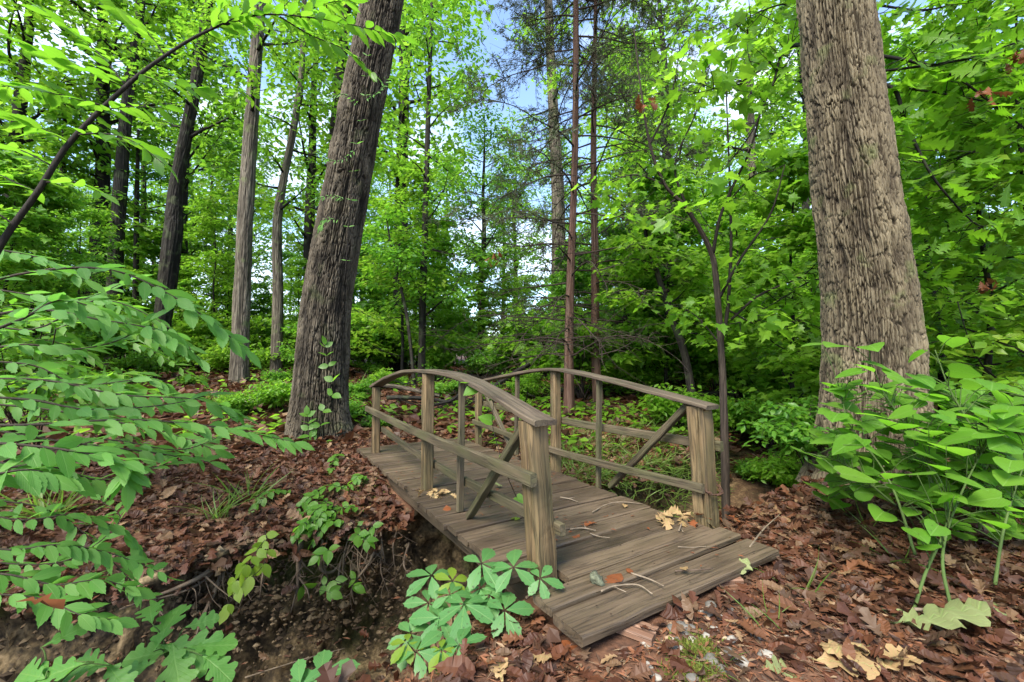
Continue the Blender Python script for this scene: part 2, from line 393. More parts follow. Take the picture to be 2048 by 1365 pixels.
def shrub_proto(name,label,seed,H,W,ns_,leafT,lsize,nleaf,rc,bark,leaf,group,cat='shrub',flat=.05):
    rng=np.random.default_rng(seed);root=thing(name,label,cat,(0,0,0),group);g=G();g2=G();cen=[]
    for i in range(ns_):
        a=i*2.4+rng.normal(0,.4);q=W*rng.uniform(.15,1);h=H*rng.uniform(.6,1.05)*(1-.3*q/W)
        d=np.array([math.cos(a),math.sin(a)])
        P=[(0,0,-.05),(d[0]*q*.3,d[1]*q*.3,h*.5),(d[0]*q*.75,d[1]*q*.75,h*.88),(d[0]*q*1.15,d[1]*q*1.15,h)]
        C=tube(g,P,[.016,.011,.007,.003],ns=5,n=9)
        for k in range(3,9):
            cen.append(C[k])
            for s in range(2):
                aa=a+(1 if s else -1)*rng.uniform(.5,1.4);l=.28*W*rng.uniform(.5,1.2)
                e=C[k]+np.array([math.cos(aa)*l,math.sin(aa)*l,rng.normal(.05,.08)])
                tube(g,[C[k],e],[.004,.002],ns=4);cen.append(e)
    clusters(rng,g2,np.array(cen),nleaf,rc,flat,lsize,LF[leafT],tilt=.4)
    g.A={};make('stem',g,bark,root);make('foliage',g2,leaf,root,smooth=False);return root
# a branch carrying alternate leaves in one plane
def leafy(rng,g,P,n,size,T,spread=55,up=(0,0,1),start=.15,curl=.15,fold=.15,width=1.,tipleaf=True,tilt=.22,taper=.35,pair=False,droop=.15,pet=0.,gs=None,jit=.12):
    C=smoothline(P,60);T_=unit(np.gradient(C,axis=0));up=np.asarray(up,float)
    pos=[];di=[];nr=[];sz=[]
    for i in range(n):
        f=start+(1-start)*(i/(n-1 if n>1 else 1))*.97
        for sgn in ((1,-1) if pair else ((1,) if i%2 else (-1,))):
            j=int(f*59);t=T_[j];s=unit(np.cross(t,up))
            a=R(spread+rng.normal(0,9))*(1-.25*f)
            d=unit(t*math.cos(a)+s*sgn*math.sin(a)+np.array([0,0,-droop])+rng.normal(0,jit,3))
            p=C[j].copy()
            if pet:
                q=p+d*pet*rng.uniform(.7,1.3)
                if gs is not None: tube(gs,[p,(p+q)/2+np.array([0,0,.1*pet]),q],.0016,ns=4,n=4)
                p=q
            pos.append(p);di.append(d);nr.append(up+rng.normal(0,tilt,3));sz.append(size*(1-taper*abs(f-.55)*1.6)*rng.uniform(.8,1.15))
    if tipleaf: pos.append(C[-1]);di.append(T_[-1]+np.array([0,0,-droop]));nr.append(up+rng.normal(0,tilt,3));sz.append(size*.9)
    scatter(g,T,np.array(pos),np.array(di),np.array(nr),np.array(sz),curl=curl+rng.normal(0,.05,len(pos)),fold=fold,width=width)
# ------------------------------------------------------------------ render, world, sun, camera
sc.render.engine='CYCLES';cy=sc.cycles
cy.max_bounces=7;cy.diffuse_bounces=4;cy.glossy_bounces=2;cy.transmission_bounces=5;cy.transparent_max_bounces=4
cy.use_adaptive_sampling=True;cy.adaptive_threshold=.015
sc.view_settings.view_transform='Standard';sc.view_settings.look='None';sc.view_settings.exposure=EXPOSURE;sc.view_settings.gamma=1
w=bpy.data.worlds.new("World");sc.world=w;w.use_nodes=True
nt=w.node_tree;nt.nodes.clear();n=N(nt)
sky=n('TexSky',sky_type='NISHITA');sky.sun_disc=False;sky.sun_elevation=R(SUN_EL);sky.sun_rotation=R(SUN_AZ);sky.air_density=1.0;sky.dust_density=.6;sky.ozone_density=1.4
tc=n('TexCoord');mp=n('Mapping',i_0=tc.outputs['Generated']);mp.inputs['Scale'].default_value=(2.2,2.2,4.)
cn=n('TexNoise',i_Vector=mp.outputs[0],i_Scale=1.4,i_Detail=7.,i_Roughness=.55)
cf=n.ramp(cn.outputs[0],[(.47,0.),(.66,1.)])
skc=n.mix(n.math('MULTIPLY',cf,.75),sky.outputs[0],CLOUD)
bg=n('Background',i_0=skc,i_1=SKY);wo=n('OutputWorld');n.link(bg.outputs[0],wo.inputs[0])
sl=bpy.data.lights.new('sun','SUN');sl.energy=SUN;sl.angle=R(SUN_ANG);sl.color=(1,.93,.80)
so=bpy.data.objects.new('sun',sl);col.objects.link(so)
az,el=R(SUN_AZ),R(SUN_EL);sd=Vector((math.sin(az)*math.cos(el),math.cos(az)*math.cos(el),math.sin(el)))
so.rotation_euler=sd.to_track_quat('Z','Y').to_euler();so.location=(0,0,30)
cam=bpy.data.cameras.new('camera');co=bpy.data.objects.new('camera',cam);col.objects.link(co);sc.camera=co
cam.sensor_width=36;cam.lens=36*F/2048;cam.clip_start=.05;cam.clip_end=1000
co.location=(0,0,CAMZ);co.rotation_euler=(R(90)+PIT,0,0)
# ------------------------------------------------------------------ bridge frame and ground shape
TH=R(122.0);BD=np.array([math.cos(TH),math.sin(TH)]);BE=np.array([BD[1],-BD[0]]);B0=np.array([.19,2.473])
S_=1.88;W_=1.52;ZD=.10
def br(u,v,z): 
    p=B0+BD*u+BE*v;return np.array([p[0],p[1],z])
def st(x,y):
    x=np.asarray(x,float)-B0[0];y=np.asarray(y,float)-B0[1];return x*BE[0]+y*BE[1],x*BD[0]+y*BD[1]
def gparts(x,y):
    s,t=st(x,y)
    wob=.16*noise(s*.8,0*s,seed=3)+.07*noise(s*2.7,0*s,seed=4)
    t=t-.10*np.maximum(0,s-2.2)**1.5+.26*sstep(-.15,-.7,s)*(1-sstep(1.2,1.7,t))
    near=sstep(.02,.80,t-wob)                       # 0 on the near bank, 1 at the bottom
    far=sstep(1.62,2.06,t+wob*.8)
    fade=1-.75*sstep(4.5,9,np.abs(s))
    return s,t,near*(1-far)*fade,near,far,fade
def gh(x,y):
    x=np.asarray(x,float);y=np.asarray(y,float)
    s,t,ch,near,far,fade=gparts(x,y)
    z=-(1.0+.32*sstep(.4,-.5,s))*ch
    z=z-far*.20*(1-sstep(2.0,3.3,t))*fade          # the far bank slopes up from its lip
    dist=np.hypot(x,y)
    z=z+.075*np.clip(dist-6.5,0,9.5)*sstep(2.4,4.5,t)+.028*np.clip(dist-16,0,60)*sstep(2.4,4.5,t)
    z=z+.035*fbm(x*1.1,y*1.1,seed=9,o=3)*(1-.3*ch)+.014*noise(x*6,y*6,seed=12)
    z=z+.10*fbm(x*.25,y*.25,seed=19,o=2)*sstep(6,14,dist)
    # low mound of earth in front of the bridge, kept just under the deck
    du=t;under=np.exp(-((s-.6)/1.0)**2)*np.exp(-((du+.25)/.35)**2)
    return z-.02*under
def axis(lo,hi,step,far,grow=1.13):
    a=list(np.arange(lo,hi,step));d=step;v=a[-1];
    while v<far: d*=grow;v+=d;a.append(v)
    d=step;v=lo;b=[]
    while v>-far: d*=grow;v-=d;b.append(v)
    return np.array(b[::-1]+a)
gx=axis(-4.6,4.6,.028,170);gy=axis(.7,7.2,.028,170)
XX,YY=np.meshgrid(gx,gy);ZZ=gh(XX,YY)
s,t,ch,near,far,fade=gparts(XX,YY)
# eroded far wall: rough, hollowed out below the lip
wall=sstep(1.52,1.66,t)*(1-sstep(2.0,2.3,t))*fade
und=wall*(1-sstep(-.42,-.12,ZZ))*(.28+.22*sstep(-.9,-.3,s)+.12*noise(s*2.3,0*s,seed=31))
ro=wall*(.085*fbm(s*4,ZZ*6,seed=33,o=5)+.04*fbm(s*14,ZZ*16,seed=34,o=3))
push=und+ro
GX=XX+BD[0]*push;GY=YY+BD[1]*push
ny,nx=XX.shape;idx=np.arange(ny*nx).reshape(ny,nx)
q=np.stack([idx[:-1,:-1],idx[:-1,1:],idx[1:,1:],idx[1:,:-1]],-1).reshape(-1,4)
clay=np.clip(wall*1.2+.5*ch*sstep(-.2,-.5,ZZ),0,1)
mossm=np.clip(sstep(.05,.5,fbm(s*1.6,ZZ*2+t,seed=41,o=3)+.25*sstep(-.5,-.2,ZZ))*wall,0,1)
m,nt,out=mat('forest_soil');n=N(nt)
tcn=n('TexCoord').outputs['Object']
a1=n('TexNoise',i_Vector=tcn,i_Scale=3.,i_Detail=9.);a2=n('TexNoise',i_Vector=tcn,i_Scale=34.,i_Detail=6.);a3=n('TexNoise',i_Vector=tcn,i_Scale=7.,i_Detail=7.)
soil=n.ramp(n.math('ADD',n.math('MULTIPLY',a1.outputs[0],.5),n.math('MULTIPLY',a2.outputs[0],.5)),[(.3,(.035,.018,.011)),(.5,(.085,.040,.022)),(.7,(.16,.082,.045))])
cl=n.ramp(n.math('ADD',n.math('MULTIPLY',a3.outputs[0],.6),n.math('MULTIPLY',a2.outputs[0],.4)),[(.36,(.014,.010,.006)),(.46,(.052,.037,.020)),(.55,(.125,.088,.044)),(.65,(.27,.195,.105))])
ms=n.ramp(a2.outputs[0],[(.3,(.026,.034,.008)),(.7,(.080,.092,.02))])
c=n.mix(n('Attribute',attribute_name='clay').outputs['Fac'],soil,cl)
c=n.mix(n.math('MULTIPLY',n('Attribute',attribute_name='moss').outputs['Fac'],.9),c,ms)
p=n('BsdfPrincipled',i_Roughness=.85);n.link(c,p.inputs['Base Color']);p.inputs['Specular IOR Level'].default_value=.3
bp=n('Bump',i_Strength=.9,i_Distance=.02,i_Height=n.math('ADD',n.math('MULTIPLY',a2.outputs[0],.5),a3.outputs[0]));n.link(bp.outputs[0],p.inputs['Normal']);n.link(p.outputs[0],out.inputs[0])
g=G();g.add(np.stack([GX,GY,ZZ],-1).reshape(-1,3),[q],clay=clay.ravel(),moss=mossm.ravel())
gr=make('ground',g,m);tag(gr,'brown forest floor cut by an eroded creek bed under the footbridge','ground',kind='structure')
# ------------------------------------------------------------------ leaf litter (nobody could count it)
M={}
M['litter']=None
m,nt,out=mat('dead_oak_leaf');n=N(nt);isl=n('NewGeometry').outputs['Random Per Island']
c=n.ramp(isl,[(0,(.016,.008,.005)),(.2,(.052,.017,.008)),(.42,(.088,.030,.012)),(.58,(.032,.020,.012)),(.72,(.13,.050,.019)),(.84,(.066,.044,.028)),(.95,(.15,.09,.046)),(1.,(.26,.17,.085))])
nz=n('TexNoise',i_Vector=n('TexCoord').outputs['Object'],i_Scale=45.,i_Detail=4.)
c=n.mix(n.math('MULTIPLY',nz.outputs[0],.5),c,(.06,.028,.018))
p=n('BsdfPrincipled',i_Roughness=.55);n.link(c,p.inputs['Base Color']);p.inputs['Specular IOR Level'].default_value=.25
tr=n('BsdfTranslucent',i_Color=(.22,.09,.04,1));mx=n('MixShader',i_0=.12);n.link(p.outputs[0],mx.inputs[1]);n.link(tr.outputs[0],mx.inputs[2]);n.link(mx.outputs[0],out.inputs[0])
M['litter']=m
def litter_pts(rng,k,dmin,dmax,half=1.15):
    d=np.sqrt(rng.uniform(dmin**2,dmax**2,k));a=rng.uniform(-half,half,k);return d*np.sin(a),d*np.cos(a)
def on_deck(x,y):
    s,t=st(x,y);return (s>np.where(t>1.7,-.10,-.2))&(s<1.45)&(t>-.58)&(t<4.0)
rng=np.random.default_rng(5)
g=G()
x,y=litter_pts(rng,42000,1.2,7.5);s,t,ch,near,far,fade=gparts(x,y)
keep=(rng.uniform(size=len(x))<np.where((near>.12)&(far<.85),np.where((near>.8)&(far<.05),.30,.05),1.))&~on_deck(x,y)
bare=np.maximum(np.exp(-((x-.9)/.8)**2-((y-1.85)/.4)**2),.9*np.exp(-((x+.55)/.7)**2-((y-1.75)/.35)**2))            # gravelly bare patch before the bridge
keep&=rng.uniform(size=len(x))>.80*bare
x,y=x[keep],y[keep];z=gh(x,y)+rng.uniform(.004,.045,len(x))
a=rng.uniform(0,TAU,len(x));dr=np.stack([np.cos(a),np.sin(a),rng.normal(0,.22,len(x))],-1)
sl_=.02;nx_=np.stack([-(gh(x+sl_,y)-gh(x-sl_,y))/(2*sl_),-(gh(x,y+sl_)-gh(x,y-sl_))/(2*sl_),np.ones(len(x))],-1)
nr=unit(nx_)+rng.normal(0,.38,(len(x),3))
pick=rng.integers(0,3,len(x))
for i,(tn,wd) in enumerate((('oak',1.),('oaks',1.05),('ovate',1.1))):
    k=pick==i;scatter(g,LF[tn],np.stack([x,y,z],-1)[k],dr[k],nr[k],(.045+.13*rng.beta(1.6,2.4,k.sum())),curl=rng.normal(.2,.4,k.sum()),fold=rng.choice([-.2,.3]),width=wd,wave=.022,rng=rng)
x,y=litter_pts(rng,60000,7.,26.);s,t=st(x,y)
k=t>2.3;x,y=x[k],y[k];z=gh(x,y)+rng.uniform(.005,.05,len(x));a=rng.uniform(0,TAU,len(x))
scatter(g,LF['ov4'],np.stack([x,y,z],-1),np.stack([np.cos(a),np.sin(a),rng.normal(0,.25,len(x))],-1),np.array([0,0,1.])+rng.normal(0,.4,(len(x),3)),rng.uniform(.12,.24,len(x)),curl=rng.normal(.1,.35,len(x)),fold=.3,width=1.6)
g.A={};o=make('leaf_litter',g,M['litter'],smooth=False);tag(o,'wet red brown fallen oak leaves carpeting both banks of the creek','leaf litter',kind='stuff')
# fine bits: needles, twiglets, bark flakes between the leaves
g=G();x,y=litter_pts(rng,60000,1.1,4.2);s,t,ch,near,far,fade=gparts(x,y)
k=((near<.3)|(rng.uniform(size=len(x))<.1))&~on_deck(x,y);x,y=x[k],y[k];a=rng.uniform(0,TAU,len(x))
scatter(g,LF['dia'],np.stack([x,y,gh(x,y)+rng.uniform(.001,.014,len(x))],-1),np.stack([np.cos(a),np.sin(a),rng.normal(0,.15,len(x))],-1),np.array([0,0,1.])+rng.normal(0,.3,(len(x),3)),rng.uniform(.015,.075,len(x)),curl=0,fold=.5,width=rng.uniform(.08,.7,len(x)))
g.A={};o=make('debris',g,solid('bark_flakes',[(.03,.014,.009),(.105,.042,.020),(.17,.068,.030),(.06,.037,.024),(.24,.16,.09)],rough=.7,island=.9,bump=0),smooth=False)
tag(o,'rust coloured needles and bark flakes strewn over the near bank','debris',kind='stuff')
# fallen needles lying in the seams of the deck are part of the litter too
# ------------------------------------------------------------------ the footbridge
W0=wood_mat('deck_wood',(.018,.012,.008),(.056,.038,.024),(.108,.077,.049),(.05,.046,.022),.15,rough=.60)
W1=wood_mat('post_wood',(.012,.007,.003),(.050,.031,.014),(.165,.112,.054),(.052,.054,.022),.45)
W2=wood_mat('rail_wood',(.019,.013,.008),(.050,.037,.022),(.108,.083,.05),(.052,.057,.02),.6)
W3=wood_mat('handrail_wood',(.022,.014,.009),(.053,.037,.025),(.105,.078,.053),(.055,.055,.024),.35)
bridge=thing('wooden_footbridge','weathered wooden footbridge with arched handrails crossing the creek','footbridge',br(0,W_/2,0))
rng=np.random.default_rng(11)
# deck boards, each a little different; ends notched round the left middle post
g=G();u=-.545;i=0
while u<2*S_+.27:
    pw=.235 if i==0 else rng.uniform(.175,.2)
    uc=u+pw/2;l=-.19 if uc<S_*.97 else (-.06 if uc<S_*1.06 else -.15);l=.075 if -.16<uc<.13 else l+rng.normal(0,.012);rgt=(1.40 if i>1 else 1.44)+rng.normal(0,.018)
    skew=rng.normal(0,.004);dz=rng.normal(0,.0035)-(.012 if i==0 else 0)
    P=[br(uc+skew,l,ZD-.021+dz),br(uc,(l+rgt)/2,ZD-.021+dz+rng.normal(0,.003)),br(uc-skew,rgt,ZD-.021+dz+rng.normal(0,.003))]
    board(g,P,pw-.019,.05 if i==0 else .042,n=26,seed=i+1,rough=.0035,cham=.007);u+=pw;i+=1
make('deck',g,W0,bridge,smooth=False)
g=G();th=np.arange(6)/6*TAU;u=-.545
for i in range(24):
    for v in (.02,.62,1.28):
        for k in (-1,1):
            c=br(u+.1+k*.045+rng.normal(0,.006),v+rng.normal(0,.012),ZD+.0045);g.add(np.stack([c[0]+.0055*np.cos(th),c[1]+.0055*np.sin(th),c[2]+0*th],-1),[np.arange(6)[None]])
    u+=.235 if i==0 else .187
o=make('nail',g,solid('rusty_nail',[(.012,.008,.006),(.04,.02,.012)],rough=.6,bump=0),bridge);o['kind']='stuff'
g=G()
for v in(-.02,.62,1.30):board(g,[br(-.35,v,ZD-.135),br(2*S_+.2,v,ZD-.135)],.09,.17,n=12,seed=40+int(v*10))
make('beam',g,W0,bridge,smooth=False)
ZE=CAMZ-.321;ZM=CAMZ-.095
def rail(v,side):
    "side -1 left, +1 right (outer side direction)"
    rt=empty('railing',(0,0,0));rt.parent=bridge;rt.location=[float(c) for c in (br(S_,v,0)-br(0,W_/2,0))]
    kx,ky=([0,.3,.62,.82,1.],[0,.50,.88,.975,1.]) if side<0 else ([0,.3,.6,.85,1.],[0,.36,.71,.94,1.])
    def zt(u): return ZE+(ZM-ZE)*float(np.interp(1-abs(u-S_)/S_,kx,ky)) if 0<=u<=2*S_ else ZE-.02
    def mk(nm,fn,mt):
        g=G();fn(g);return make(nm,g,mt,rt,smooth=False)
    sd=rng.integers(0,900)
    # posts: split, worn timbers; the end ones lean
    lx=(-.072,-.05)[side>0]
    tw=br(0,0,0)*0;
    def post(u,w,lean,zt_,zb,s_):
        top=br(u,v,zt_);bot=br(u,v,zb);top=top+np.array([lean,0,0])
        def fn(g):
            board(g,[bot,(top+bot)/2+np.array([.003,0,0]),top],w*.62,w,up=(BE[0],BE[1],0),n=22,seed=s_,rough=.006,cham=.016)
            off=BD*-.0;e=np.array([BD[0],BD[1],0])*(w*.62*.5+w*.17)
            board(g,[bot-e+np.array([0,0,.0]),(top+bot)/2-e,top-e-np.array([0,0,.004])],w*.30,w*.94,up=(BE[0],BE[1],0),n=22,seed=s_+3,rough=.006,cham=.012)
        mk('post',fn,W1)
    post(0.02,.138 if side<0 else .146,lx,ZE-.02,-.16,3+side)
    post(S_,.104,.0,ZM-.02,.055 if side<0 else -.3,13+side)
    post(2*S_,.098,.0,ZE-.02,-.12,23+side)
    # handrail: a flat plank bent over the middle post
    us=[-.13,0.,.56,1.14,1.57,S_,S_+.33,S_+.72,S_+1.3,2*S_,2*S_+.1]
    ln=lambda u:np.array([lx*max(0,1-u/1.2),0,0])
    mk('handrail',lambda g:board(g,[br(q,v-side*.01,zt(q)-.0)+ln(q) for q in us],.15,.034,n=60,seed=31+side,rough=.004,cham=.007),W3)
    o=side*.088
    mk('mid_rail',lambda g:board(g,[br(-.10,v+o*1.12,.655)+ln(0)*.6,br(S_,v+o*.93,.625),br(2*S_+.16,v+o*.93,.665)],.042,.074,n=34,seed=51+side,rough=.003),W2)
    mk('lower_rail',lambda g:board(g,[br(-.118 if side<0 else -.06,v-o*(.8 if side<0 else 1.12),.36)+ln(0)*.4,br(S_,v-o*.9,.315),br(2*S_+.0,v-o*.9,.40)],.04,.066,n=34,seed=61+side,rough=.003),W2)
    def bal(u,zb): 
        mk('baluster',lambda g:board(g,[br(u,v-side*.012,zb),br(u-.03,v-side*.012,zt(u)-.018)],.042,.052,up=(BE[0],BE[1],0),n=20,seed=int(71+side+u*9),rough=.004),W2)
    def brace(u0,z0,u1,z1):
        mk('brace',lambda g:board(g,[br(u0,v-side*.012,z0),br(u1,v-side*.012,z1)+ln(u1)*.6],.05,.058,up=(BE[0],BE[1],0),n=20,seed=int(81+side+u0*9),rough=.004),W2)
    bal(.62*S_,.10-(.05 if side>0 else 0));brace(.53*S_,.11,.10,zt(.10)-.03)
    if side>0: bal(1.42*S_,.10);brace(1.45*S_,.11,1.93*S_,zt(1.93*S_)-.03)
    return rt
rail(0,-1);rail(W_,1)
# rusty chain hanging round the right end post
g=G()
def ring(g,c,a,b,R_,r_,ax1,ax2):
    th=np.linspace(0,TAU,13)[:-1];P=[c+R_*(a*math.cos(q)*1.5+b*math.sin(q)) for q in th];P.append(P[0]);tube(g,P,r_,ns=5,n=13)
cp=br(0,W_,.40);hw=.105
pts=[]
for q in np.linspace(0,1,30):
    th=-.6+q*TAU*.72;pts.append(cp+np.array([BE[0]*math.cos(th)*hw+BD[0]*math.sin(th)*hw,BE[1]*math.cos(th)*hw+BD[1]*math.sin(th)*hw,-.10*math.sin(q*math.pi)]))
cp=br(-.012,W_,.40);pts=[]
for q in np.linspace(0,TAU*1.06,36):
    a_,b_=math.cos(q),math.sin(q);k_=1/(abs(a_)**4+abs(b_)**4)**.25
    pts.append(cp+np.array([*(BE*a_*k_*.086+BD*b_*k_*.078),-.035-.055*(b_<0)*(-b_)]))
pts+= [pts[-1]+np.array([-.004,-.012,-.03*k]) for k in range(1,6)]
for i in range(len(pts)-1):
    c=(pts[i]+pts[i+1])/2;a=unit(pts[i+1]-pts[i]);b=unit(np.cross(a,[0.3,.2,1.])) if i%2 else unit(np.cross(a,[.9,.6,.1]));ring(g,c,a,b,.0115,.0036,0,0)
g.A={};o=make('chain',g,solid('rusty_iron',[(.02,.012,.01),(.06,.03,.02),(.11,.05,.03)],rough=.6,scale=40.,bump=.2),origin=cp);tag(o,'dark rusty chain slung round the right end post of the footbridge','chain')
# ------------------------------------------------------------------ foliage and bark
LM={}
LM['canopy']=leaf_mat('canopy_leaf',[(.055,.12,.010),(.085,.175,.012),(.13,.225,.015),(.17,.25,.02)],[(.12,.34,.02),(.24,.52,.03),(.34,.60,.05)],rough=.45)
LM['under']=leaf_mat('understory_leaf',[(.045,.13,.016),(.065,.17,.02),(.095,.21,.022),(.12,.235,.028)],[(.12,.36,.02),(.22,.5,.035),(.32,.56,.04)],rough=.42)
LM['lime']=leaf_mat('lime_leaf',[(.07,.17,.012),(.10,.21,.016),(.135,.24,.022)],[(.20,.50,.025),(.30,.60,.035),(.38,.64,.06)],rough=.45)
LM['deep']=leaf_mat('deep_green_leaf',[(.022,.075,.020),(.033,.10,.026),(.05,.13,.032)],[(.06,.22,.03),(.10,.30,.04)],rough=.38)
LM['oak']=leaf_mat('oak_leaf',[(.06,.15,.010),(.085,.19,.012),(.11,.22,.016)],[(.20,.50,.015),(.30,.60,.03)],rough=.40,veins=True)
LM['cedar']=leaf_mat('cedar_needle',[(.040,.055,.025),(.065,.085,.038),(.09,.10,.05)],[(.10,.13,.05),(.14,.16,.07)],rough=.6,tf=.25)
BK={}
BK['oakbig']=bark_mat('grey_oak_bark',(.009,.0065,.004),(.058,.045,.028),(.165,.136,.086),(.10,.115,.045),.12)
BK['oakdark']=bark_mat('dark_oak_bark',(.005,.004,.003),(.025,.0195,.013),(.115,.095,.068),(.06,.065,.03),.1)
BK['pale']=bark_mat('pale_bark',(.015,.012,.008),(.068,.057,.042),(.145,.125,.094),(.10,.115,.05),.2)
BK['dark']=bark_mat('dark_mossy_bark',(.005,.004,.003),(.012,.010,.0075),(.026,.023,.018),(.045,.055,.025),.3)
BK['cedar']=bark_mat('red_cedar_bark',(.022,.012,.008),(.078,.040,.027),(.13,.083,.06),None)
BK['twig']=bark_mat('twig_bark',(.03,.022,.016),(.055,.042,.03),(.09,.07,.05),None)
BK['green']=bark_mat('green_stem',(.05,.085,.02),(.09,.14,.035),(.15,.2,.06),None)
BK['reddark']=bark_mat('reddish_dark_bark',(.012,.009,.0065),(.024,.0175,.013),(.055,.041,.031),None)
# ------------------------------------------------------------------ the two great oaks
def px_line(pts): return [at(*p) for p in pts]
def base_on(P,sink=.12):
    P=[np.array(p,float) for p in P];b=P[0];z=gh(b[0],b[1]);P[0]=np.array([b[0],b[1],z-sink]);return P
def custom_tree(name,label,pts,r,bark,cat='tree',group=None,ns=40,nl=160,amp=None,cw=.04,ch=.22,flare=.25,seed=0,ext=None,extra=None,leaf=None,crown=None,sep_limb=False,lump=.05):
    P=base_on(px_line(pts))
    if ext is not None: P.append(P[-1]+np.array(ext,float));r=list(r)+[r[-1]*.72]
    root=thing(name,label,cat,P[0]+np.array([0,0,.12]),group)
    g=G();C,rr=bark_trunk(g,P,r,ns=ns,nl=nl,amp=amp if amp is not None else r[0]*.1,cw=cw,ch=ch,seed=seed,flare=flare,lump=lump)
    make('trunk',g,bark,root)
    if extra: extra(root,C,rr)
    return root,C,rr
def crown_for(root,C,rr,seed,h0,h1,nl,L,leafT,size,nleaf,rc,leaf,bark,elev=(0,30),sub=5,droop=.1,tilt=.4,csub=3,flat=.06,rk=.3,az=None):
    rng=np.random.default_rng(seed);gl=[];cen=limbs(rng,gl,C,rr,h0,h1,nl,L if callable(L) else (lambda t:L),elev,sub,droop=droop,rk=rk,csub=csub,az=az)
    for g in gl: g.A={};make('branch',g,bark,root)
    g2=G();clusters(rng,g2,cen,nleaf,rc,flat,size,LF[leafT],tilt=tilt);make('crown',g2,leaf,root,smooth=False)
rt,C,rr=custom_tree('oak_tree','huge pale grey oak with deeply ridged bark behind the heart leaved bush',
  [(1735,960,4.75),(1742,800,4.72),(1737,600,4.68),(1712,400,4.62),(1690,200,4.58),(1672,0,4.55),(1655,-260,4.55)],[.53,.47,.42,.378,.348,.333,.32],BK['oakbig'],
  ns=840,nl=860,amp=.055,cw=.028,ch=.16,flare=.22,seed=2,ext=(-.1,.1,3.6),lump=.03)
crown_for(rt,C,rr,201,.86,.99,9,3.6,'oaks',.19,9,.5,LM['canopy'],BK['oakdark'],elev=(15,45))
OAKR=rt
rt,C,rr=custom_tree('oak_tree','tall dark furrowed oak leaning over at the far end of the footbridge',
  [(640,885,7.05),(641,800,7.03),(655,600,6.95),(690,400,6.9),(722,220,6.85),(765,0,6.8),(800,-200,6.8)],[.49,.425,.385,.36,.335,.31,.29],BK['oakdark'],
  ns=640,nl=800,amp=.052,cw=.031,ch=.18,flare=.22,seed=7,ext=(.5,0,3.2),lump=.035)
crown_for(rt,C,rr,202,.80,.99,9,3.8,'oaks',.2,9,.55,LM['canopy'],BK['oakdark'],elev=(0,35))
OAKL=rt
# ------------------------------------------------------------------ single trunks standing in the wood
custom=[
 ('hickory_tree','straight pale grey trunk with flaky bark rising behind the leaning oak',[(478,775,13.0),(482,640,13),(492,420,13),(506,200,13),(520,0,13),(530,-160,13)],[.265,.235,.21,.185,.165,.145],'pale',(.3,.2,3),1,('ov4',.19,10,LM['canopy'])),
 ('oak_tree','dark mossy crooked trunk with a swollen bend, left of the pale grey trunk',[(305,765,15),(325,640,15),(345,480,15),(352,380,15),(372,270,15),(395,150,15),(415,20,15),(425,-120,15)],[.32,.26,.30,.215,.2,.175,.16,.14],'dark',(.2,.1,3),2,('oaks',.2,11,LM['canopy'])),
 ('oak_tree','dark upright trunk partly hidden by the arching branch and leaves',[(226,700,17),(230,540,17),(243,340,17),(258,180,17),(276,60,17),(288,-80,17)],[.27,.25,.22,.18,.16,.14],'dark',(.2,0,3),3,('oaks',.2,10,LM['canopy'])),
 ('sapling','thin straight dark stem beside the dark upright trunk',[(271,700,18),(272,560,18),(274,380,18),(277,260,18)],[.12,.11,.085,.05],'dark',None,4,('ov4',.2,9,LM['under'])),
 ('sapling','thin dark stem standing deep in the leaves beyond the arching branch',[(112,640,17),(118,460,17),(126,330,17),(130,200,17)],[.12,.11,.09,.05],'dark',None,5,('ov4',.2,9,LM['under'])),
 ('forked_tree','grey trunk with dark forking limbs between the pale trunk and the leaning oak',[(553,712,16),(556,600,16),(554,480,16),(560,400,16),(590,240,16),(605,120,16),(610,-60,16)],[.21,.19,.17,.15,.12,.10,.08],'pale',None,6,('ov4',.19,10,LM['under'])),
 ('slender_tree','slender black stemmed tree with feathery layered leaves behind the bridge rail',[(843,745,13.5),(846,600,13.5),(851,420,13.5),(856,240,13.5),(862,60,13.5),(866,-60,13.5)],[.12,.11,.095,.08,.06,.045],'dark',None,7,('ov4',.17,12,LM['under'])),
 ('sapling','thin leaning stem beside the slender black stemmed tree',[(831,740,12.5),(815,640,12.5),(795,550,12.5),(782,490,12.5),(770,420,12.5)],[.055,.05,.04,.03,.015],'dark',None,8,('ov4',.16,9,LM['under'])),
 ('oak_tree','dark trunk showing just left of the leaning oak near the top',[(640,760,19),(655,500,19),(672,250,19),(690,60,19),(702,-100,19)],[.32,.29,.25,.2,.17],'dark',(.1,0,3),9,('oaks',.2,10,LM['canopy'])),
 ('poplar_tree','broad pale grey trunk far behind the two red cedars',[(1115,760,19),(1117,600,19),(1116,400,19),(1108,250,19),(1100,80,19),(1095,-80,19)],[.36,.33,.30,.24,.2,.17],'pale',(.1,0,3),10,('oaks',.21,10,LM['lime'])),
 ('birch_tree','whitish straight trunk seen between the dark sapling and the huge oak',[(1507,760,17),(1506,640,17),(1504,400,17),(1500,220,17),(1496,60,17)],[.22,.2,.18,.15,.11],'pale',None,11,('maple6',.2,10,LM['lime'])),
 ('leaning_tree','black leaning stem behind the right handrail end',[(1392,790,9),(1372,720,9),(1345,640,9),(1322,570,9),(1300,500,9.2),(1280,420,9.4)],[.085,.08,.075,.065,.05,.03],'dark',None,12,('maple6',.16,9,LM['lime'])),
]
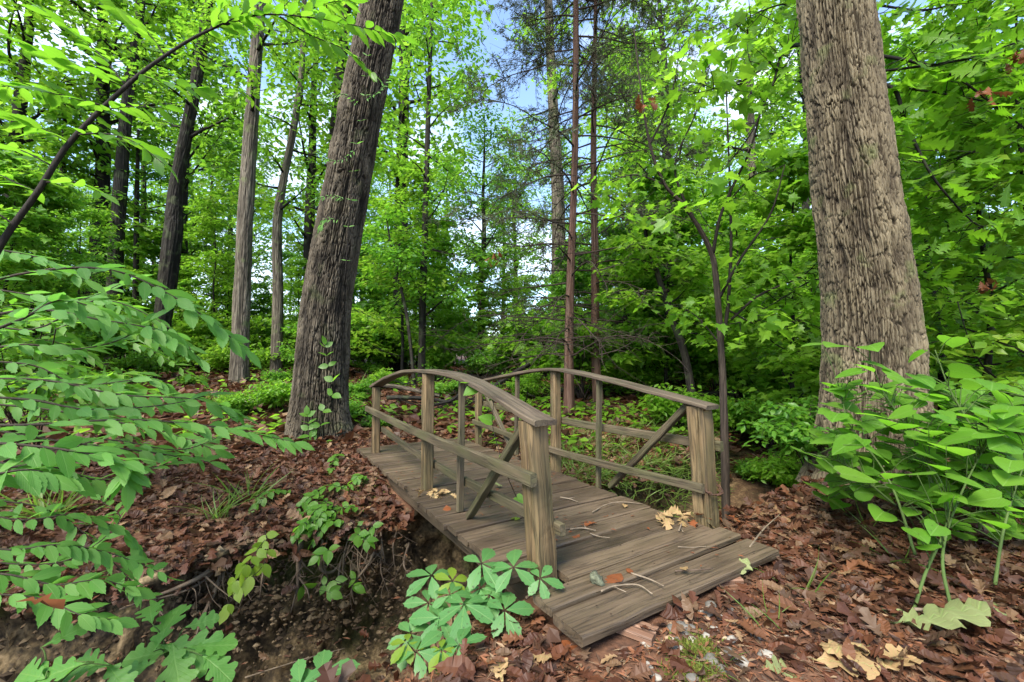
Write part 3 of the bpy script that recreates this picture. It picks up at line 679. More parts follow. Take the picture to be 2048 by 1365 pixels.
for nm,lab,pts,r,bk,ext,sd_,lf in custom:
    dd=pts[0][2]
    rt,C,rr=custom_tree(nm,lab,pts,r,BK[bk],ns=110 if r[0]>.18 else 36,nl=300 if r[0]>.18 else 120,amp=r[0]*.11,cw=.075,ch=.34,seed=20+sd_,ext=ext,flare=.25)
    T_,sz,nl_,lm=lf
    big=r[0]>.2;fl=nm=='slender_tree'
    crown_for(rt,C,rr,300+sd_,.46 if big else (.14 if fl else .3),.98,13 if big else (26 if fl else 12),(lambda t:2.6-1.2*t) if big or fl else (lambda t:1.5-.9*t),T_,sz,nl_,.42 if big else .34,lm,BK['dark'],elev=(-5,30),sub=5,droop=.15,rk=.35)
# young dark tree just past the right railing: forked, twisted, open crown
rt,C,rr=custom_tree('young_tree','reddish dark sapling with spreading crooked branches just beyond the right railing',
  [(1450,918,5.75),(1447,800,5.75),(1441,680,5.72),(1432,560,5.7),(1420,500,5.7),(1375,420,5.6),(1330,370,5.5),(1300,290,5.4),(1282,180,5.4),(1268,60,5.4)],[.056,.05,.045,.04,.035,.027,.022,.017,.012,.008],BK['reddark'],ns=28,nl=170,amp=.006,cw=.05,ch=.3,seed=61,flare=.15)
rng=np.random.default_rng(77);cen=[]
for pts,r in [([(1441,690,5.72),(1455,620,5.75),(1462,500,5.8),(1460,380,5.85),(1455,250,5.9),(1450,120,5.9)],[.03,.026,.021,.016,.011,.007]),
 ([(1437,600,5.7),(1480,520,5.5),(1540,430,5.3),(1570,330,5.2)],[.022,.018,.012,.006]),([(1425,510,5.7),(1445,420,5.6),(1500,300,5.5),(1530,200,5.4),(1590,100,5.3)],[.026,.02,.014,.010,.006]),
 ([(1375,420,5.6),(1350,330,5.7),(1390,230,5.8),(1420,130,5.8)],[.018,.014,.01,.006]),([(1462,640,5.75),(1520,590,5.6),(1600,555,5.5),(1640,520,5.4)],[.018,.014,.01,.005]),
 ([(1330,370,5.5),(1270,350,5.6),(1210,370,5.7)],[.014,.01,.005]),([(1350,400,5.55),(1300,430,5.4),(1240,420,5.3)],[.012,.009,.004]),([(1300,290,5.4),(1340,200,5.3),(1360,100,5.3)],[.014,.01,.005]),
 ([(1460,400,5.85),(1510,350,5.9),(1570,340,6)],[.012,.009,.004]),([(1441,690,5.72),(1400,640,5.8),(1360,610,5.9)],[.012,.008,.004]),([(1455,620,5.75),(1520,650,5.7),(1610,640,5.6)],[.012,.009,.004])]:
    g=G();P=px_line(pts);Cc=tube(g,P,r,ns=8,n=24,rough=.12,seed=len(cen))
    cc=[]
    for k in range(7,24,2):
        cc.append(Cc[k])
        a=rng.uniform(0,TAU);e=Cc[k]+np.array([math.cos(a),math.sin(a),rng.normal(.1,.3)])*rng.uniform(.2,.45);tube(g,[Cc[k],(Cc[k]+e)/2+rng.normal(0,.03,3),e],[.005,.004,.002],ns=4,n=4);cc.append(e)
    g.A={};make('branch',g,BK['reddark'],rt);cen+=cc
g2=G();clusters(rng,g2,cen,3,.24,.09,.12,LF['maple'],tilt=.5,droop=.45);make('crown',g2,LM['lime'],rt,smooth=False)
# ------------------------------------------------------------------ two red cedars with dead drooping branches
def cedar(label,pts,r,seed,nb,hlo):
    rt,C,rr=custom_tree('cedar_tree',label,pts,r,BK['cedar'],ns=36,nl=220,amp=.009,cw=.035,ch=.7,seed=seed,flare=.3,ext=(0,0,1.5))
    rng=np.random.default_rng(seed);tw=[];n=len(C)
    for i in range(nb):
        f=hlo+(.97-hlo)*(i+rng.uniform(0,.6))/nb;j=int(f*(n-1));p=C[j]
        a=i*2.4+rng.normal(0,.5);L=rng.uniform(1.5,3.1)*(1.05-.3*f);up=rng.uniform(.0,.45)
        d=np.array([math.cos(a),math.sin(a),up]);P=[p];dd=d
        for s in range(5):
            dd=unit(dd+rng.normal(0,.14,3)+np.array([0,0,-.13 if f<.7 else -.03]));P.append(P[-1]+dd*L/5)
        g=G();Cb=tube(g,P,[.021,.017,.013,.009,.006,.003],ns=5,n=14,rough=.15,seed=i)
        for s in range(11):
            k=int(rng.integers(3,14));sd=1 if s%2 else -1;aa=a+sd*rng.uniform(.4,1.1);l=rng.uniform(.3,.9)
            e=Cb[k]+np.array([math.cos(aa)*l,math.sin(aa)*l,rng.normal(-.05,.18)*l*2]);m_=(Cb[k]+e)/2+rng.normal(0,.06,3)
            tube(g,[Cb[k],m_,e],[.0075,.005,.0025],ns=4,n=5)
            for q in range(2):
                e2=m_+rng.normal(0,.17,3);tube(g,[m_,e2],[.0035,.002],ns=3)
            if f>.36 and rng.uniform()<min(.95,(f-.22)*1.7): tw.append((Cb[k],m_,e))
        g.A={};make('branch',g,BK['twig'],rt)
    g2=G();gt=G();pos=[];dr=[]
    for a,m_,e in tw:
        for q in range(7):                       # short feathery side shoots along the twig, needles set close on each
            t=rng.uniform(.25,1.);b=a*(1-t)**2+2*t*(1-t)*m_+t*t*e;d=unit(unit(e-a)*.7+rng.normal(0,.55,3)+np.array([0,0,-.15]));l=rng.uniform(.12,.3)
            tube(gt,[b,b+d*l],[.0025,.0012],ns=3);k=16;u=rng.uniform(.05,1.05,k)[:,None];pos.append(b+d*l*u+rng.normal(0,.012,(k,3)));dr.append(d*.8+rng.normal(0,.55,(k,3)))
    pos=np.concatenate(pos);dr=np.concatenate(dr);nn=len(pos)
    scatter(g2,LF['dia'],pos,dr,rdir(rng,nn),rng.uniform(.045,.10,nn),curl=.1,fold=.0,width=.34)
    g2.A={};nd=make('needles',g2,LM['cedar'],rt,smooth=False);gt.A={};make('shoots',gt,BK['twig'],nd)
cedar('slim red cedar with peeling rusty bark and dead branches behind the right handrail',[(1139,862,8.7),(1138,700,8.7),(1141,560,8.7),(1150,300,8.7),(1152,0,8.7),(1152,-160,8.7)],[.105,.095,.085,.07,.055,.045],101,76,.14)
cedar('second slim cedar with darker brown bark, standing just past the rusty barked one',[(1197,836,9.8),(1191,700,9.8),(1190,520,9.8),(1187,300,9.8),(1190,100,9.8),(1192,-60,9.8)],[.115,.105,.09,.07,.05,.04],102,62,.16)
# ------------------------------------------------------------------ the wood behind: prototypes, then copies of each thing with its parts
rng=np.random.default_rng(404)
canopy=[tree_proto('woodland_tree','tall woodland tree in the crowded leafy wood beyond the creek','tree',500+i,H,r0,h0,nl,Lm,T_,ls,nl2,rc,BK[b],LM[l],'tall trees of the wood beyond the creek',csub=3)
  for i,(H,r0,h0,nl,Lm,T_,ls,nl2,rc,b,l) in enumerate([(19,.26,.26,26,4.4,'ov4',.28,13,.75,'dark','canopy'),(22,.30,.32,26,4.8,'maple6',.27,12,.8,'oakdark','lime'),(17,.2,.20,26,3.8,'ov4',.27,13,.7,'pale','lime'),(20,.24,.24,28,4.2,'oaks',.30,12,.75,'dark','canopy')])]
under=[tree_proto('sapling','slender leafy sapling in the green understory beyond the creek','sapling',520+i,H,r0,.10,nl,Lm,T_,ls,nl2,rc,BK['dark'],LM[l],'understory saplings beyond the creek',sub=5,elev=(0,30),csub=3,flat=.035,tilt=.33,shape='cone')
  for i,(H,r0,nl,Lm,T_,ls,nl2,rc,l) in enumerate([(6.5,.05,24,2.0,'maple',.18,10,.40,'lime'),(7.5,.06,26,2.2,'ov4',.18,13,.44,'under'),(5.2,.04,22,1.8,'maple6',.17,10,.40,'under'),(6.,.05,24,1.9,'oaks',.2,9,.42,'lime'),(7,.05,24,2.1,'ov4',.17,13,.44,'canopy')])]
shrubs=[shrub_proto('shrub','low leafy shrub in the undergrowth beyond the creek',540+i,H,W,ns_,T_,ls,nl,rc,BK['twig'],LM[l],'low shrubs beyond the creek')
  for i,(H,W,ns_,T_,ls,nl,rc,l) in enumerate([(1.7,.9,11,'ov4',.16,9,.2,'under'),(1.1,.8,10,'ov4',.15,9,.2,'lime'),(2.2,1.0,12,'maple6',.17,8,.22,'lime'),(.7,.6,9,'ov4',.13,9,.16,'under')])]
used=set()
LOOK={}
for q,l_ in zip(canopy,('tall dark trunked tree with pointed leaves','tall grey barked tree with lobed leaves','tall pale trunked tree with lime leaves','tall dark trunked oak with broad leaves')): LOOK[q.name]=l_
for q,l_ in zip(under,('slender lime green maple sapling','slender sapling with narrow green leaves','low slender sapling with lobed leaves','slender lime oak sapling','slender sapling with yellow green leaves')): LOOK[q.name]=l_
for q,l_ in zip(shrubs,('leafy green shrub','small lime green shrub','upright shrub with lobed leaves','tiny low green shrub')): LOOK[q.name]=l_
def where(x,y):
    px=1024+F*x/max(y,.5)
    lm=next(l for e,l in ((-60,'out beyond the left shrubs'),(180,'behind the arching branch'),(400,'behind the dark crooked trunk'),(570,'behind the pale grey trunk'),(760,'behind the leaning oak'),(960,'behind the slender black stemmed tree'),(1260,'behind the two cedars'),(1560,'behind the dark sapling'),(1860,'behind the huge oak'),(2110,'past the huge oak'),(9e9,'out beyond the heart leaved bush')) if px<e)
    d=math.hypot(x,y);return ('close ' if d<13 else '' if d<20 else 'well ' if d<32 else 'far ')+lm
def put(o,x,y,s,rz,label=None,group=None):
    if o.name not in used: used.add(o.name);c=o
    else: c=copy_tree(o)
    c.location=(float(x),float(y),float(gh(x,y)));c.rotation_euler=(0,0,float(rz));c.scale=(float(s),)*3
    c['label']=label or LOOK[o.name]+' '+where(x,y)
    if group:c['group']=group
    return c
def col_at(px,d): p=at(px,723,d);return p[0],p[1]
# tall trees
k=0
for d0,d1,num in ((16,24,13),(24,34,18),(34,50,26)):
    for i in range(num):
        px=-260+2570*(i+rng.uniform(.1,.9))/num;d=rng.uniform(d0,d1)
        if 900<px<990 and d<20: continue              # the gap where the sky shows
        x,y=col_at(px,d);put(canopy[int(rng.integers(0,4))],x,y,rng.uniform(.8,1.15),rng.uniform(0,TAU));k+=1
# saplings
for d0,d1,num in ((9.5,12.5,15),(12.5,17,26),(17,24,44),(24,36,60)):
    for i in range(num):
        px=-150+2350*(i+rng.uniform(.1,.9))/num;d=rng.uniform(d0,d1)
        if d<12.8 and (300<px<900 or 1000<px<1240): continue
        if d<15 and 900<=px<1100: continue
        if d<17.5 and 180<px<600: continue
        x,y=col_at(px,d);j=int(rng.choice([0,3,4,0])) if px>1180 and rng.uniform()<.75 else int(rng.integers(0,5))
        put(under[j],x,y,rng.uniform(.7,1.15),rng.uniform(0,TAU));k+=1
# shrubs
for d0,d1,num in ((7.5,9.5,7),(9.5,13,26),(13,18,42),(18,26,46),(26,40,60)):
    for i in range(num):
        px=-100+2250*(i+rng.uniform(.1,.9))/num;d=rng.uniform(d0,d1)
        if d<12.5 and 380<px<1120: continue
        if d<9.5 and px<1240: continue
        if d<16 and 230<px<560 and rng.uniform()<.6: continue
        x,y=col_at(px,d);put(shrubs[int(rng.integers(0,4))],x,y,rng.uniform(.75,1.2)*(1 if d<18 else 1.35 if d<26 else 1.9),rng.uniform(0,TAU));k+=1

# the wood goes on to either side of the view
for sgn in (-1,1):
    for i in range(34):
        d=rng.uniform(7.5,26);px=1024+sgn*rng.uniform(1230,2300);x,y=col_at(px,d)
        if i<9 and d>11: put(canopy[i%4],x,y,rng.uniform(.8,1.1),rng.uniform(0,TAU))
        elif i<22: put(under[i%5],x,y,rng.uniform(.8,1.15),rng.uniform(0,TAU))
        else: put(shrubs[i%4],x,y,rng.uniform(.8,1.2),rng.uniform(0,TAU))
# ------------------------------------------------------------------ foreground plants and small things
LM['shrub']=leaf_mat('shrub_leaf',[(.062,.17,.03),(.078,.20,.036),(.10,.22,.04)],[(.18,.5,.06),(.24,.56,.08)],rough=.5,veins=True,tf=.40,spec=.25)
LM['arch']=leaf_mat('arching_branch_leaf',[(.042,.125,.012),(.058,.15,.015),(.075,.165,.02)],[(.2,.52,.025),(.3,.62,.04)],rough=.38,veins=True,tf=.46)
LM['heart']=leaf_mat('heart_leaf',[(.058,.155,.012),(.076,.185,.015),(.098,.205,.02)],[(.2,.54,.025),(.27,.58,.04)],rough=.46,veins=True,tf=.42,spots=.70,spec=.28)
LM['palm']=leaf_mat('five_finger_leaf',[(.05,.145,.042),(.06,.165,.046),(.07,.175,.05)],[(.16,.40,.08),(.2,.44,.1)],rough=.40,veins=True,tf=.3,spots=.68)
LM['young']=leaf_mat('young_yellow_green_leaf',[(.13,.22,.02),(.17,.25,.025)],[(.34,.52,.04),(.38,.55,.05)],rough=.4,veins=True)
LM['grass']=leaf_mat('grass_blade',[(.06,.12,.02),(.10,.17,.03),(.14,.18,.05)],[(.18,.36,.03),(.26,.42,.06)],rough=.45)
LM['tan']=leaf_mat('dry_tan_leaf',[(.24,.145,.065),(.31,.205,.10),(.19,.10,.048)],[(.35,.22,.1),(.3,.18,.08)],rough=.55,veins=True,tf=.2)
LM['palegreen']=leaf_mat('fading_leaf',[(.15,.18,.07),(.19,.205,.09)],[(.25,.28,.1),(.25,.26,.1)],rough=.5,veins=True,tf=.2)
LM['rust']=leaf_mat('rust_leaf',[(.13,.042,.017),(.20,.066,.024),(.09,.036,.02)],[(.22,.07,.025),(.2,.07,.03)],rough=.5,tf=.3)
rng=np.random.default_rng(808)
def hit(px,py,lo=.9,hi=40.,plane=None):
    d=np.concatenate([np.arange(lo,9,.01),np.arange(9,hi,.05)])
    a=at(px,py,1.)-np.array([0,0,CAMZ]);P=np.array([0,0,CAMZ])+d[:,None]*a
    z=gh(P[:,0],P[:,1]) if plane is None else np.full(len(d),plane)
    k=np.argmax(P[:,2]<z);return P[k]
def deckhit(px,py): return hit(px,py,plane=ZD+.004)
# --- leafy shrub reaching in from the left edge
def sprays(root,specs,T,mt,stemmat,stem_r=.006,up=(0,-.25,1),rooted=True):
    if rooted:                                    # stems from the foot of the shrub to where each branch starts
        g=G();b0=np.array(root.location)
        for sp_ in specs:
            e=at(*sp_[0][0]);b1=b0+np.array([rng.normal(0,.07),rng.normal(0,.07),0]);b1[2]=gh(b1[0],b1[1])-.03
            tube(g,[b1,b1*.6+e*.4+np.array([0,0,.12]),e],[stem_r*1.7,stem_r*1.4,stem_r],ns=6,n=14,rough=.08)
        g.A={};make('stem',g,stemmat,root)
    for pts,nl,size,pair in specs:
        P=px_line(pts);g=G();tube(g,P,[stem_r,stem_r*.7,stem_r*.3],ns=6,n=24,rough=.08);gs=G();
        g2=G();leafy(rng,g2,P,int(nl*2.9),size*.69,LF[T],spread=52,up=up,start=.05,tilt=.42,jit=.2,width=.85,pair=pair,droop=.12,curl=.16,fold=.16)
        g.A={};b=make('branch',g,stemmat,root);make('foliage',g2,mt,b)
sh=thing('leafy_shrub','leafy shrub with long pointed leaves reaching in low across the creek bank',"shrub",hit(-120,1060),None)
sp=[([(-150,600,1.75),(60,545,1.8),(220,540,1.85),(340,590,1.9),(430,650,1.95),(490,700,2.0)],15,.19,False),
 ([(-150,660,1.7),(60,620,1.75),(200,640,1.8),(310,660,1.85),(370,700,1.9)],11,.18,False),
 ([(-150,720,1.6),(40,690,1.65),(140,700,1.75),(240,680,1.85),(300,640,1.9)],11,.17,False),
 ([(-150,760,1.9),(80,760,2.0),(240,790,2.1),(400,800,2.2),(480,830,2.3)],14,.20,False),
 ([(-150,850,1.55),(60,850,1.6),(250,840,1.75),(400,850,1.9),(520,870,2.05),(590,885,2.1)],18,.17,False),
 ([(-150,880,1.45),(40,890,1.5),(160,905,1.55),(250,925,1.6),(255,960,1.58)],10,.19,False),
 ([(-120,800,2.2),(100,820,2.3),(260,850,2.4),(350,870,2.5),(430,900,2.5)],13,.2,False),
 ([(-120,480,1.9),(0,500,1.95),(90,520,2.0),(170,560,2.05)],8,.18,False),
 ([(-150,940,1.35),(-30,950,1.4),(60,940,1.45),(130,960,1.5)],7,.19,False),
 ([(-120,720,2.4),(60,730,2.5),(160,770,2.6),(300,760,2.7),(360,800,2.8)],12,.2,False),
 ([(-120,560,2.3),(60,590,2.4),(160,600,2.5),(260,560,2.6)],10,.2,False),
 ([(-120,620,2.6),(60,660,2.7),(200,600,2.8),(330,650,2.9),(400,720,2.9)],13,.2,False),
 ([(-120,840,1.8),(100,880,1.85),(300,905,2.0),(420,925,2.1)],11,.17,False),
 ([(-120,700,1.5),(40,640,1.55),(120,600,1.6),(200,620,1.65)],9,.17,False),([(-120,960,1.6),(80,930,1.7),(200,960,1.8),(330,930,1.9)],11,.17,False),([(-120,790,1.7),(60,800,1.75),(180,820,1.8),(330,810,1.9),(420,790,2.0)],12,.17,False),
 ([(-120,900,2.1),(60,930,2.1),(200,880,2.2),(360,900,2.35),(470,860,2.4)],13,.17,False)]
sprays(sh,sp,'ovate',LM['shrub'],BK['twig'])
sh=thing('leafy_shrub','lower shrub of small serrated leaves hanging over the near creek edge','shrub',hit(-60,1250),None)
sp=[([(-120,1010,1.6),(40,1040,1.65),(150,1030,1.75),(240,1060,1.85),(280,1100,1.9)],12,.13,False),
 ([(-120,1080,1.5),(20,1100,1.55),(120,1090,1.6),(230,1110,1.7),(330,1150,1.75)],14,.13,False),
 ([(-120,1140,1.45),(20,1150,1.5),(110,1170,1.55),(200,1160,1.6),(270,1180,1.65)],11,.14,False),
 ([(-120,1000,1.9),(60,1010,2.0),(160,1060,2.1),(250,1150,2.1),(300,1200,2.1)],13,.14,False),
 ([(-120,1200,1.4),(0,1190,1.45),(90,1200,1.5),(160,1230,1.5),(230,1240,1.55)],9,.14,False),
 ([(-120,1110,1.8),(60,1130,1.9),(160,1110,2.0),(240,1040,2.1),(200,1000,2.15)],12,.13,False)]
sprays(sh,sp,'ovate',LM['shrub'],BK['twig'],.004)
sh=thing('leafy_shrub','shaded leafy shrub behind the pointed leaves, below the dark trunks','shrub',hit(60,900),None)
sp=[]
for i in range(26):
    x0=rng.uniform(-150,120);y0=rng.uniform(620,840);d=rng.uniform(3.,4.6);l=rng.uniform(160,300)
    sp.append(([(x0,y0,d),(x0+l*.5,y0-rng.uniform(10,50),d+.1),(x0+l,y0+rng.uniform(-30,50),d+.2)],10,.24,False))
sprays(sh,sp,'ov4',LM['under'],BK['twig'],.004)
# --- arching branch across the top left corner
ar=thing('arching_branch','long bare arching branch with big bright pointed leaves across the upper corner','branch',at(-60,620,1.45))
P=px_line([(-170,1080,1.4),(-110,800,1.42),(-60,620,1.45),(0,492,1.5),(75,385,1.55),(140,285,1.6),(250,175,1.68),(330,112,1.75),(420,60,1.82),(520,30,1.9),(640,38,1.97),(740,58,2.0),(800,72,2.02)])
ft=P[0].copy();ft[2]=gh(ft[0],ft[1])-.05;P=[ft]+P;g=G();tube(g,P,[.015,.014,.013,.0115,.0105,.0095,.0085,.007,.0055,.004,.003,.002,.0012],ns=10,n=70,rough=.07,seed=4);g.A={};make('stem',g,BK['reddark'],ar)
sp=[([(140,285,1.6),(95,262,1.58),(40,240,1.55)],4,.15,False),([(150,270,1.61),(210,268,1.6),(270,285,1.58),(330,330,1.57)],6,.15,False),
 ([(250,175,1.68),(170,140,1.66),(90,110,1.64),(10,70,1.62)],8,.15,False),([(250,170,1.68),(200,110,1.7),(140,60,1.72),(80,20,1.74)],8,.14,False),
 ([(200,210,1.66),(120,190,1.7),(40,175,1.72),(-60,170,1.74)],9,.15,False),([(280,150,1.7),(330,165,1.7),(400,178,1.72)],5,.14,False),
 ([(330,112,1.75),(290,60,1.78),(230,20,1.8),(180,-20,1.82)],8,.14,False),([(420,60,1.82),(440,20,1.84),(450,-30,1.86)],4,.14,False),([(410,64,1.82),(480,30,1.84),(530,-10,1.9)],5,.14,False),
 ([(440,55,1.84),(520,30,1.9),(640,38,1.97),(740,58,2.0),(805,74,2.02)],13,.15,False),([(560,34,1.93),(620,70,1.95),(690,100,1.97),(750,150,1.97)],7,.13,False),
 ([(600,36,1.95),(640,10,1.98),(700,0,2.0)],5,.14,False),([(75,385,1.55),(20,360,1.55),(-40,330,1.55)],4,.15,False),([(90,365,1.56),(150,365,1.56),(200,385,1.56)],3,.14,False),
 ([(30,450,1.52),(-20,420,1.5),(-60,410,1.5)],3,.16,False),([(180,230,1.64),(240,215,1.65),(330,215,1.66)],5,.13,False),([(100,330,1.6),(40,300,1.62),(-40,280,1.64)],5,.15,False)]
sprays(ar,sp,'ovate',LM['arch'],BK['reddark'],.0035,up=(0,-.05,1),rooted=False)
# --- heart leaved bush on the right
hb=thing('heart_leaf_bush','bush of large bright heart shaped leaves growing before the huge oak','bush',hit(1830,1230))
stems=[[(1818,1255,2.15),(1850,1150,2.3),(1895,1040,2.5),(1880,960,2.7),(1830,900,2.9)],[(1905,1230,2.2),(1885,1120,2.3),(1905,1030,2.5),(1950,930,2.7),(1990,860,2.8)],
 [(1990,1170,2.4),(2005,1070,2.5),(2030,980,2.6),(2060,900,2.7)],[(1830,1110,2.7),(1795,1000,2.8),(1760,930,2.9),(1700,850,3.0),(1680,780,3.1)],
 [(1880,1010,2.9),(1830,880,3.0),(1770,790,3.1),(1740,720,3.15)],[(1960,1060,2.8),(1960,900,2.9),(1900,780,3.0),(1870,700,3.05)],[(1950,980,2.9),(2010,860,3.0),(2060,790,3.1)],[(1790,1010,3.0),(1690,930,3.0),(1610,905,2.95)]]
nodes=[]
for pts in stems:
    P=px_line(pts);g=G();Cc=tube(g,P,[.009,.007,.005,.003],ns=7,n=30,rough=.06);g.A={};make('stem',g,BK['green'],hb);nodes.append(Cc[6:])
nodes=np.concatenate(nodes)
LP=[(1622,690,50,3.1),(1665,690,55,3.15),(1745,692,55,3.1),(1830,712,45,3.1),(1905,684,55,3.0),(1730,735,60,3.0),(1695,748,62,2.95),(1755,728,62,3.1),(1750,775,78,2.95),(1800,755,60,3.0),(1850,760,60,3.1),(1880,775,60,3.1),(1932,745,60,2.9),(1985,770,60,2.85),(2025,780,60,2.85),
 (1670,835,52,2.9),(1700,842,52,2.9),(1745,830,62,2.85),(1800,830,58,2.85),(1840,835,58,2.9),(1795,850,75,2.75),(1845,875,60,2.75),(1870,895,55,2.7),(1900,880,75,2.6),(1940,850,60,2.7),(1690,890,82,2.75),(1755,905,90,2.65),(1620,910,70,2.9),(1685,905,60,2.9),
 (1800,945,105,2.45),(1720,953,85,2.55),(1870,930,70,2.5),(1910,900,85,2.5),(1935,965,82,2.4),(2000,890,70,2.6),(2035,860,70,2.6),(2020,930,60,2.5),(2015,960,60,2.5),(1830,990,88,2.4),(1910,995,62,2.4),(1890,1000,45,2.4),(1965,1000,75,2.4),(1760,1030,60,2.5),(1850,1015,60,2.4),(1820,1025,38,2.4),(1985,1045,80,2.3),(2040,1020,75,2.3),(1840,1070,55,2.3),(1870,1060,50,2.3),(1850,1095,50,2.3),(1960,870,65,2.65),(1980,830,60,2.7),(2040,820,60,2.8)]
for i in range(300): LP.append((rng.uniform(1640,2090),rng.uniform(770,1010),rng.uniform(40,62),rng.uniform(3.0,3.6)))
for i in range(130): LP.append((rng.uniform(1850,2090),rng.uniform(820,1090),rng.uniform(40,60),rng.uniform(2.6,3.0)))
g=G();gs=G();P=[];D=[];Nn=[];Sz=[]
for px,py,l,d in LP:
    c=at(px,py,d);L=l*d/F*.76;a=rng.uniform(0,TAU);dr=np.array([math.cos(a),math.sin(a)*.8-.25,-.18+rng.normal(0,.12)]);dr=unit(dr)
    b=c-dr*L*.5;P.append(b);D.append(dr);Nn.append(np.array([0,-.2,1.])+rng.normal(0,.24,3));Sz.append(L)
    q=nodes[np.argmin(np.linalg.norm(nodes-b-np.array([0,.05,-.12]),axis=1))]
    tube(gs,[q,(q+b)/2+np.array([0,0,.03]),b],[.0035,.0025,.002],ns=5,n=6)
scatter(g,LF['heart'],np.array(P),np.array(D),np.array(Nn),np.array(Sz),curl=rng.normal(.14,.07,len(P)),fold=.10,width=1.1)
make('foliage',g,LM['heart'],hb);gs.A={};make('twig',gs,BK['green'],hb)
# --- plant with five fingered leaves by the left end post
def palmate(root,leaves,basepx,mt,spread=.05):
    b0=hit(*basepx);g=G();gs=G();gy=G()
    for i,(px,py,l,d,yg) in enumerate(leaves):
        c=at(px,py,d);L=l*d/F*1.12;a0=rng.uniform(0,TAU);up=unit(np.array([rng.normal(0,.15),-.38+rng.normal(0,.12),1.]))
        e1=unit(np.cross(up,[0,1,.2]));e2=np.cross(up,e1)
        nf=5;P=[];D=[];Sz=[]
        for k in range(nf):
            a=a0+(k-2)*R(64)+rng.normal(0,.08);dr=e1*math.cos(a)+e2*math.sin(a)-up*rng.uniform(.12,.3);P.append(c+dr*.008);D.append(dr);Sz.append(L*(1.08-.13*abs(k-2))*rng.uniform(.9,1.08))
        scatter(gy if yg else g,LF['bucklet'],np.array(P),np.array(D),np.tile(up,(nf,1))+rng.normal(0,.12,(nf,3)),np.array(Sz),curl=.13,fold=.12,width=1.2)
        q=np.array([c[0]*.35+b0[0]*.65+rng.normal(0,spread),c[1]*.35+b0[1]*.65+rng.normal(0,spread),0]);q[2]=gh(q[0],q[1])
        tube(gs,[q,(q+c)/2+np.array([0,.02,.05]),c],[.0035,.0028,.002],ns=5,n=9)
    make('foliage',g,mt,root)
    if gy.n: make('young_foliage',gy,LM['young'],root)
    gs.A={};make('stem',gs,BK['reddark'],root)
pp=thing('five_leaf_plant','clump of spotted five fingered leaves beside the left end post','plant',hit(905,1290))
palmate(pp,[(963,1127,58,2.32,0),(1027,1135,56,2.25,0),(863,1151,52,2.35,0),(905,1162,36,2.3,1),(929,1208,66,2.12,0),(857,1206,48,2.2,0),(879,1236,52,2.08,0),(1009,1221,56,2.08,0),(821,1267,46,2.05,0),(832,1303,54,1.9,0),(918,1290,58,1.9,0),(1080,1157,38,2.2,0),(961,1176,50,2.25,0),(883,1299,34,1.9,1),(815,1285,34,1.95,1),(900,1190,46,2.2,0),(980,1190,44,2.2,0)],(905,1292),LM['palm'])
pp=thing('five_leaf_plant','small five fingered seedling at the bottom edge, on the bare red earth','plant',hit(640,1362))
palmate(pp,[(640,1352,66,1.72,0),(600,1372,50,1.68,0)],(640,1385),LM['palm'])
# --- oak sapling with lobed leaves, lower left
os_=thing('oak_sapling','low oak sapling with broad lobed leaves growing on the creek edge','sapling',hit(360,1345))
g=G();gs=G();P=[];D=[];Nn=[];Sz=[]
cc=at(345,1300,1.85)
for px,py,l,d,ang in [(330,1255,130,1.85,100),(300,1225,90,1.88,120),(375,1300,150,1.8,-5),(350,1330,130,1.75,-60),(420,1290,110,1.82,20),(430,1330,100,1.75,-30),(300,1310,110,1.8,190),(270,1340,100,1.72,210),(180,1330,120,1.6,170),(110,1345,150,1.5,200),(230,1350,100,1.6,-40),(60,1350,110,1.5,160),(400,1245,70,1.9,40),(130,1270,90,1.6,60)]:
    c=at(px,py,d);L=l*d/F*.82;a=R(ang);dr=unit(np.array([math.cos(a),.55*math.sin(a)+.0,.35*math.sin(a)-.1]));P.append(c-dr*L*.45);D.append(dr);Nn.append(np.array([0,-.6,1])+rng.normal(0,.18,3));Sz.append(L)
    q=cc if px>240 else at(100,1330,1.55);tube(gs,[q+np.array([0,0,-.1]),(q+P[-1])/2,P[-1]],[.004,.003,.002],ns=5,n=7)
for q in (cc,at(100,1330,1.55)):
    z=gh(q[0],q[1]);tube(gs,[(q[0]+.02,q[1]+.03,z),(q[0],q[1],(z+q[2])/2),q+np.array([0,0,-.1])],[.007,.005,.004],ns=6,n=8)
scatter(g,LF['whiteoak'],np.array(P),np.array(D),np.array(Nn),np.array(Sz),curl=rng.normal(.12,.08,len(P)),fold=.1,width=1.15,wave=.012,rng=rng)
make('foliage',g,LM['shrub'],os_);gs.A={};make('stem',gs,BK['green'],os_)
